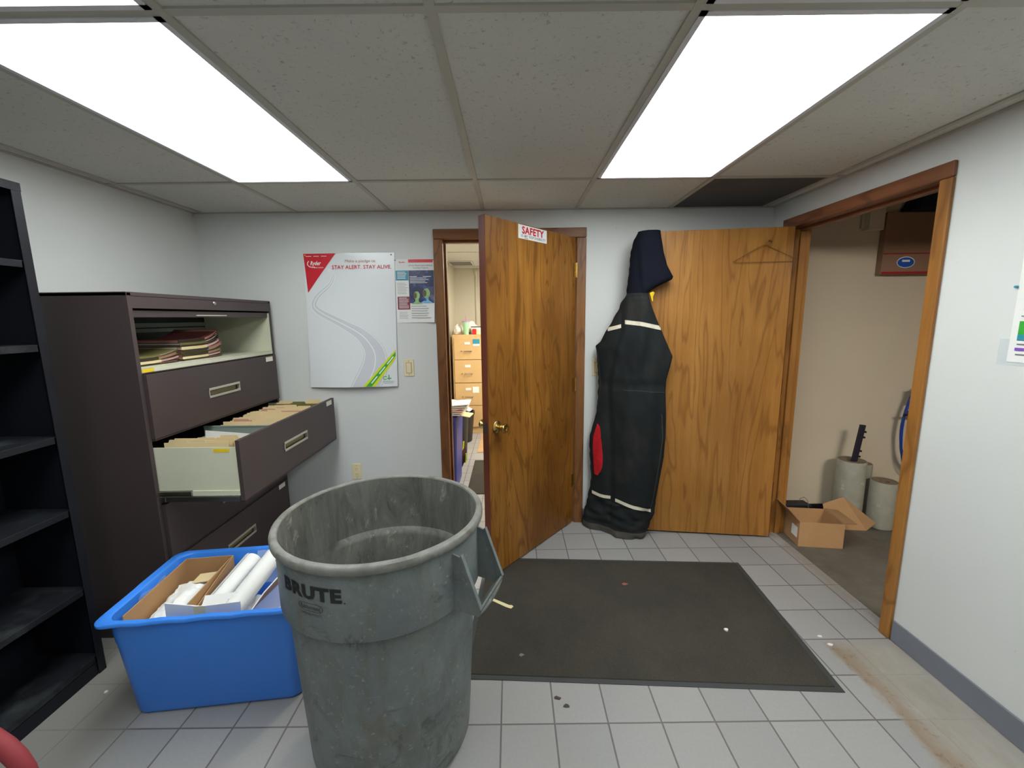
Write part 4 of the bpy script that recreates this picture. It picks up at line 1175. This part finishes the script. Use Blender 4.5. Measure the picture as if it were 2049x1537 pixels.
def cband(name, pts, half, m, w=.003, n=24):
    """band lying on the cloth along (x, z) points"""
    b = bm_new(); prev = None
    for i in range(n+1):
        t_ = i/n*(len(pts)-1); k = min(int(t_), len(pts)-2); f_ = t_-k
        x = pts[k][0]+(pts[k+1][0]-pts[k][0])*f_; z = pts[k][1]+(pts[k+1][1]-pts[k][1])*f_
        cur = [b.verts.new((x, csurf(x, z+q*half, True, w), z+q*half)) for q in (-1, -.33, .33, 1)]
        if prev:
            for q in range(3): b.faces.new((prev[q], cur[q], cur[q+1], prev[q+1])).smooth = True
        prev = cur
    bmesh.ops.recalc_face_normals(b, faces=b.faces)
    bmesh.ops.solidify(b, geom=b.faces[:], thickness=.001)
    return obj(name, b, m, cv)
cband('reflective_band', [(.632, 1.400), (.702, 1.422)], .0115, 'band')
cband('reflective_band', [(.718, 1.447), (.80, 1.436), (.935, 1.408)], .0125, 'band')
cband('reflective_band', [(.556, .268), (.60, .261), (.668, .259)], .011, 'band')
cband('reflective_band', [(.690, .258), (.78, .236), (.915, .204)], .011, 'band')
b = bm_new(); prev = None
for i in range(41):
    z = .86-.64*i/40; x = itp([(.86, .958), (.70, .972), (.52, .958), (.30, .930), (.22, .912)], z)
    cur = [b.verts.new((x+q, csurf(x+q, z, True, .002), z)) for q in (-.0022, .0022)]
    if prev: b.faces.new((prev[0], cur[0], cur[1], prev[1]))
    prev = cur
obj('seam', b, 'hem', cv)
cband('waist_seam', [(.72, 1.015), (.85, 1.012), (.975, 1.0)], .0022, 'seam', .0018)
# red lining showing at the open leg zip
b = bm_new(); prev = None
for i in range(25):
    z = .400+(.765-.400)*i/24
    w_ = .052*math.sin(PI*min(1, max(.02, (i/24)))**.8)**.6+.003
    xm = itp(LFT, z)+.018
    cur = []
    for q in range(5):
        x = xm+w_*q/4; cur.append(b.verts.new((x, csurf(x, z, True, .0035+.002*noise.noise((x*60, z*40, 0))), z)))
    if prev:
        for q in range(4): b.faces.new((prev[q], cur[q], cur[q+1], prev[q+1])).smooth = True
    prev = cur
bmesh.ops.recalc_face_normals(b, faces=b.faces); bmesh.ops.solidify(b, geom=b.faces[:], thickness=.001)
obj('lining', b, 'lining', cv)
b = bm_new(); prism(b, [(.853, 2.652, 1.622), (.872, 2.650, 1.632), (.884, 2.652, 1.624), (.875, 2.656, 1.600), (.877, 2.658, 1.572), (.870, 2.656, 1.575), (.862, 2.654, 1.600)], (0, .006, 0)); obj('zipper_tag', b, 'yellow', cv)
# the hook on the door end it hangs from
hk = thing('wall_hook', 'small steel hook holding up the hood of the black coveralls', 'hook', (.86, 2.765, 1.96))
b = bm_new(); tube(b, [(0, .0, .02), (0, -.03, .015), (0, -.05, -.0), (0, -.055, .02)], .003, 8); box(b, -.01, .01, -.004, .0, 0, .04); obj('hook', b, 'steel', hk)

# ================================================================== STOREROOM CONTENTS
t = thing('cardboard_box', 'open brown cardboard box with a white label on the storeroom floor', 'cardboard box', (1.985, 2.635, 0), math.radians(-8))
W, D, Hh = .265, .225, .165
b = bm_new()
box(b, -W/2, W/2, -D/2, D/2, 0, .004); box(b, -W/2, -W/2+.004, -D/2, D/2, .004, Hh); box(b, W/2-.004, W/2, -D/2, D/2, .004, Hh)
box(b, -W/2+.004, W/2-.004, -D/2, -D/2+.004, .004, Hh); box(b, -W/2+.004, W/2-.004, D/2-.004, D/2, .004, Hh)
obj('box_body', b, 'card', t)
for nm, pts, off in (                     ('flap', [(-W/2, -D/2, Hh), (-W/2, D/2, Hh), (-W/2-.075, D/2, Hh+.085), (-W/2-.075, -D/2, Hh+.085)], (.003, 0, .003)),
                     ('flap', [(W/2, -D/2, Hh), (W/2, D/2, Hh), (W/2+.10, D/2+.03, Hh-.02), (W/2+.10, -D/2+.05, Hh-.02)], (0, 0, .004))):
    b = bm_new(); prism(b, pts, off); obj(nm, b, 'card' if nm != 'flap' else 'card_in', t)
bx('white_label', 'paper', t, -W/2-.0015, -W/2-.0003, -D/2+.02, -D/2+.09, .05, .12)
t = thing('cardboard_sheet', 'flat torn cardboard flap leaning behind the open box', 'cardboard', (2.30, 2.76, 0))
b = bm_new(); prism(b, [(-.11, 0, .0), (.14, -.03, .0), (.17, -.06, .07), (.02, .05, .21), (-.12, .05, .16)], (0, .004, .002)); obj('panel', b, 'card', t)
def wroll(x, y, r, h_, label):
    t = thing('wrapped_roll', label, 'roll', (x, y, 0))
    b = bm_new(); lathe(b, [(0, .002), (r*.98, .002), (r, .01), (r*1.0, h_*.5), (r*.985, h_-.008), (r*.95, h_), (r*.93, h_)], 40)
    obj('wrap', b, 'roll', t)
    b = bm_new(); lathe(b, [(r*.93, h_-.001), (r*.35, h_-.004), (r*.34, h_-.05), (0, h_-.05)], 40); obj('roll_end', b, 'roll_core', t)
wroll(2.425, 2.90, .088, .452, 'taller grey wrapped roll standing in the storeroom with a dark bar in it')
wroll(2.585, 2.80, .080, .333, 'shorter grey wrapped roll standing at the right of the storeroom')
wroll(2.575, 2.975, .055, .40, 'narrow dim roll half hidden behind the taller grey roll')
t = thing('bar_clamp', 'dark flat bar with teeth sticking up out of the taller roll', 'tool', (2.435, 2.90, .41), 0)
b = bm_new(); box(b, -.019, .019, -.008, .008, 0, .30, .002, rot=Matrix.Rotation(math.radians(7), 4, 'Y')); obj('bar', b, 'tool_dark', t)
b = bm_new()
for z in (.06, .10, .20, .24): box(b, .025+z*.12, .036+z*.12, -.006, .006, z, z+.012)
obj('teeth', b, 'tool_dark', t)
t = thing('wire_hanger', 'bent wire hook rising from behind the open cardboard box', 'coat hanger', (2.10, 2.90, 0))
b = bm_new(); tube(b, [(.12, 0, .006), (.08, 0, .05), (.045, 0, .10), (.035, 0, .15), (.01, 0, .175), (-.02, 0, .165), (-.025, 0, .14)], .002, 6); obj('wire', b, 'grey_tube', t)
t = thing('bin_pan', 'low black tray against the storeroom wall behind the box', 'tray', (2.04, 2.96, 0))
b = bm_new(); box(b, -.15, .15, -.05, .06, 0, .10, .006); box(b, -.14, .14, -.04, .05, .10, .101); obj('tray_body', b, 'black', t)
# hose coil on a peg
t = thing('hose_coil', 'coiled blue hose hanging on a dark peg in the storeroom', 'hose', (2.955, SY-.04, .66))
for k in range(6):
    b = bm_new(); rx, rz = .115+.009*(k % 3), .285+.012*((k*2) % 5)
    pts = [(rx*math.cos(2*PI*i/40)+.004*math.sin(k*3+i*.4), -.012-.011*(k % 3)+.004*math.sin(i*.7+k), -.03+rz*math.sin(2*PI*i/40)+.006*k) for i in range(40)]
    tube(b, pts, .0055, 8, closed=True); obj('hose_loop', b, 'hose', t)
b = bm_new(); box(b, -.15, .06, -.052, -.044, .09, .11, .002); tube(b, [(-.03, .04, .10), (-.03, -.06, .10)], .012, 10); obj('peg', b, 'tool_dark', t)
bx('white_tag', 'paper', t, -.10, -.03, -.058, -.055, .20, .30)
# carton high on the wall
t = thing('wall_bracket', 'narrow cream block fixed high on the storeroom wall', 'bracket', (2.47, SY, 2.04))
b = bm_new(); box(b, -.045, .055, -.07, 0, .0, .40, .004); box(b, -.06, -.045, -.02, 0, .02, .4); obj('block', b, 'cream', t)
t = thing('carton', 'brown carton with red stripes and a blue oval, high on the storeroom wall', 'carton', (2.555, SY, 1.748))
b = bm_new(); box(b, 0, .42, -.048, -.001, .0, .41, .002); obj('carton_body', b, 'card_dark', t)
b = bm_new(); box(b, .002, .418, -.0495, -.0483, .002, .018); obj('stripe', b, 'red_dim', t)
bx('stripe', 'red_dim', t, .002, .418, -.0495, -.0483, .134, .142)
b = bm_new()
c_ = b.verts.new
ring = [b.verts.new((.162+.062*math.cos(i*2*PI/40), -.0498, .080+.038*math.sin(i*2*PI/40))) for i in range(40)]; b.faces.new(ring); lg = obj('oval_rim', b, 'white_print', t)
b = bm_new(); ring = [b.verts.new((.162+.057*math.cos(i*2*PI/40), -.0504, .079+.033*math.sin(i*2*PI/40))) for i in range(40)]; b.faces.new(ring); obj('oval', b, 'blue_logo', t)
bx('oval_print', 'white_print', t, .135, .189, -.0512, -.0508, .082, .096)
t['label'] = 'brown carton with red stripes and a blue oval, high on the storeroom wall'
t = thing('folded_tarp', 'dark blue cloth bundle lying on top of the brown carton', 'cloth', (2.82, SY, 2.160))
b = bm_new(); 
pr = [(-.16, .0), (.18, .0), (.20, .05), (.19, .12), (.10, .17), (-.02, .15), (-.12, .08)]
prism(b, [(x_, -.14, z_) for x_, z_ in pr], (0, .135, 0)); bmesh.ops.bevel(b, geom=b.edges[:], offset=.012, segments=2, affect='EDGES'); obj('cloth', b, 'tarp', t, smooth=True)

# ================================================================== OFFICE CONTENTS
oc = thing('file_cabinet', 'tan four-drawer upright file cabinet in the office beyond', 'file cabinet', (-.742, 5.335, 0))
b = bm_new(); box(b, 0, .385, .02, .62, 0, 1.275, .003); obj('body', b, 'tan_cab', oc)
for z0, z1, note in ((.965, 1.235, 1), (.668, .957, 0), (.372, .660, 2), (.088, .364, 0)):
    zc = (z0+z1)/2
    d = bx('drawer', 'tan_cab', oc, .022, .363, .004, .022, z0, z1, .003)
    bx('gap_line', 'tan_dark', d, .020, .365, .016, .0225, z0-.006, z0-.001)
    bx('label_holder', 'paper', d, .155, .225, .001, .004, zc+.055, zc+.085)
    b = bm_new(); tube(b, [(.15, .004, zc-.03), (.152, -.018, zc-.03), (.24, -.018, zc-.03), (.242, .004, zc-.03)], .006, 8); obj('handle', b, 'steel', d)
    b = bm_new(); tube(b, [(.115, -.004, zc-.03), (.115, .004, zc-.03)], .008, 10); obj('latch', b, 'tan_dark', d)
    if note == 1: bx('teal_note', 'teal', d, .26, .345, .001, .0035, zc+.035, zc+.12); bx('white_note', 'paper', d, .262, .343, .0002, .0012, zc+.035, zc+.06)
    if note == 2: bx('white_note', 'paper', d, .245, .325, .001, .0035, zc+.02, zc+.10)
t = thing('tumbler', 'mint green tumbler with lilac lid and straw on the tan cabinet', 'tumbler', (-.567, 5.40, 1.2755))
b = bm_new(); lathe(b, [(0, 0), (.030, 0), (.032, .004), (.043, .155), (.044, .16)], 28); obj('cup', b, 'mint', t)
b = bm_new(); lathe(b, [(.0, .158), (.049, .158), (.050, .164), (.046, .17), (0, .172)], 28); obj('lid', b, 'lilac', t)
b = bm_new(); tube(b, [(0, 0, .165), (.002, 0, .24)], .004, 8); obj('straw', b, 'lilac', t)
def lump(name, label, cat, loc, sx, sy, sz, m, seedv=0, n=2.5):
    b = bm_new(); bmesh.ops.create_icosphere(b, subdivisions=4, radius=1)
    for v in b.verts:
        k = 1+.28*noise.noise(v.co*n*.6+Vector((seedv, 0, 0)))+.10*noise.noise(v.co*n*2.2+Vector((seedv, 3, 0)))
        v.co = Vector((v.co.x*sx*k, v.co.y*sy*k, max(-.95*sz, v.co.z*sz*k)+.95*sz))
    o = obj(name, b, m, smooth=True); o.location = loc; return tag(o, label, cat)
lump('plastic_bag', 'white plastic bag with red print on the left of the tan cabinet', 'plastic bag', (-.682, 5.46, 1.2755), .050, .08, .065, 'bag_white', 1)
lump('plastic_bag', 'pale crumpled bag behind the mint tumbler', 'plastic bag', (-.57, 5.70, 1.2755), .12, .08, .085, 'bag_white', 5)
t = thing('carton', 'small red and cream carton on the right of the tan cabinet', 'carton', (-.44, 5.42, 1.2755)); bx('carton_body', 'red', t, -.05, .0, -.03, .04, 0, .07, .004); bx('cream_end', 'manila', t, .0, .045, -.03, .04, 0, .066, .004)
t = thing('binder', 'dark edged white binder lying behind the red carton', 'binder', (-.42, 5.50, 1.2755)); bx('cover', 'paper', t, -.09, .05, -.06, .10, .0, .10, .003); bx('spine', 'dark_steel', t, -.09, .05, -.062, -.0605, .088, .10)
# dark cabinet with papers at the right of the tan one
t = thing('side_cabinet', 'dark cabinet partly seen right of the tan file cabinet', 'cabinet', (-.31, 5.50, 0)); bx('body', 'bin_black', t, -.035, .40, 0, .55, 0, .90, .004)
b = bm_new(); box(b, -.01, .38, -.003, 0, .05, .86); obj('door', b, 'cab_dark', t)
t = thing('paper_stack', 'tall uneven stack of white papers on the dark cabinet', 'papers', (-.30, 5.56, .9005))
b = bm_new(); zz = 0
for i in range(12): h_ = random.uniform(.018, .03); box(b, -.04+random.uniform(-.015, .015), .26, random.uniform(-.01, .02), .3, zz, zz+h_, .002); zz += h_+.0005
obj('sheets', b, 'paper', t)
# bins
t = thing('recycling_bin', 'slim deep blue recycling bin just inside the office doorway', 'recycling bin', (-.60, 3.66, 0))
b = bm_new(); loft(b, [[Vector((x_*k+.0, y_*k2, z_)) for x_, y_ in ((-.13, -.24), (.13, -.24), (.14, -.22), (.14, .22), (.13, .24), (-.13, .24), (-.14, .22), (-.14, -.22))] for k, k2, z_ in ((.82, .9, 0), (1, 1, .64), (1.05, 1.02, .642), (1.05, 1.02, .67), (.97, .97, .67), (.80, .88, .02))], True, True); obj('bin_body', b, 'bin_blue', t, smooth=False)
b = bm_new()
for k in range(3):
    a0 = k*2*PI/3; pts = [(.07+.032*math.cos(a0+q*.25), -.2225-.0012-.011*(.36), .40+.05*math.sin(a0+q*.25)) for q in range(6)]
    pts = [(p[0], -.2345, p[2]) for p in pts]; tube(b, pts, .006, 6)
obj('recycling_mark', b, 'white_print', t)
t = thing('paper_stack', 'loose white and yellow papers heaped on the blue recycling bin', 'papers', (-.53, 3.56, .672), math.radians(-8))
b = bm_new()
for i in range(6): box(b, -.12, .115+.012*i, -.10, .13, i*.016, i*.016+.010, .002, rot=Matrix.Rotation(math.radians(-3+i*2), 4, 'Z') @ Matrix.Rotation(math.radians(-4), 4, 'Y'))
obj('sheets', b, 'paper', t)
b = bm_new(); box(b, .0, .19, -.09, .06, .02, .026, .001, rot=Matrix.Rotation(math.radians(9), 4, 'Y')); obj('yellow_sheet', b, 'manila', t)
b = bm_new(); box(b, .02, .13, -.095, -.085, .035, .06, .001); obj('red_print', b, 'red', t)
t = thing('waste_bin', 'tall black waste bin behind the blue recycling bin', 'waste bin', (-.60, 4.28, 0))
b = bm_new(); lathe(b, [(0, 0), (.115, 0), (.12, .01), (.150, .50), (.156, .505), (.156, .52), (.14, .52), (.11, .02), (0, .02)], 36); obj('bin_body', b, 'bin_black', t)
lump('plastic_bag', 'white bag bulging out of the tall black waste bin', 'plastic bag', (-.585, 4.28, .505), .125, .11, .075, 'bag_white', 9)
t = thing('waste_bin', 'small dark bin standing before the tan file cabinet', 'waste bin', (-.60, 5.02, 0))
b = bm_new(); lathe(b, [(0, 0), (.105, 0), (.11, .01), (.140, .33), (.148, .335), (.148, .37), (.13, .37), (.10, .02), (0, .02)], 36); obj('bin_body', b, 'bin_black', t)
lump('plastic_bag', 'white liner showing on top of the small dark bin', 'plastic bag', (-.60, 5.02, .36), .115, .11, .03, 'bag_white', 12)
t = thing('backpack', 'dark maroon bag with a lime reflective strap on the office floor', 'bag', (-.555, 4.03, 0))
b = bm_new(); bmesh.ops.create_icosphere(b, subdivisions=4, radius=1)
for v in b.verts: v.co = Vector((v.co.x*.10*(1+.15*noise.noise(v.co*2)), v.co.y*.07, max(-.98, v.co.z)*.17+.1666))
obj('bag_body', b, 'bag_dark', t, smooth=True)
b = bm_new(); tube(b, [(-.06, -.062, .26), (.0, -.078, .21), (.045, -.072, .195), (.075, -.055, .235), (.080, -.04, .30)], .008, 8); tube(b, [(.092, -.03, .08), (.10, -.03, .17)], .007, 8); obj('strap', b, 'hiviz', t)
t = thing('floor_mat', 'dark grey mat on the office floor beyond the doorway', 'floor mat', (.05, 3.85, 0)); bx('pile', 'mat', t, -.445, .5, -.43, .43, 0, .007, .002)
t = thing('floor_mat', 'tan mat on the office floor before the far cabinets', 'floor mat', (.05, 4.95, 0)); bx('pile', 'tan_mat', t, -.445, .4, -.40, .35, 0, .007, .002)
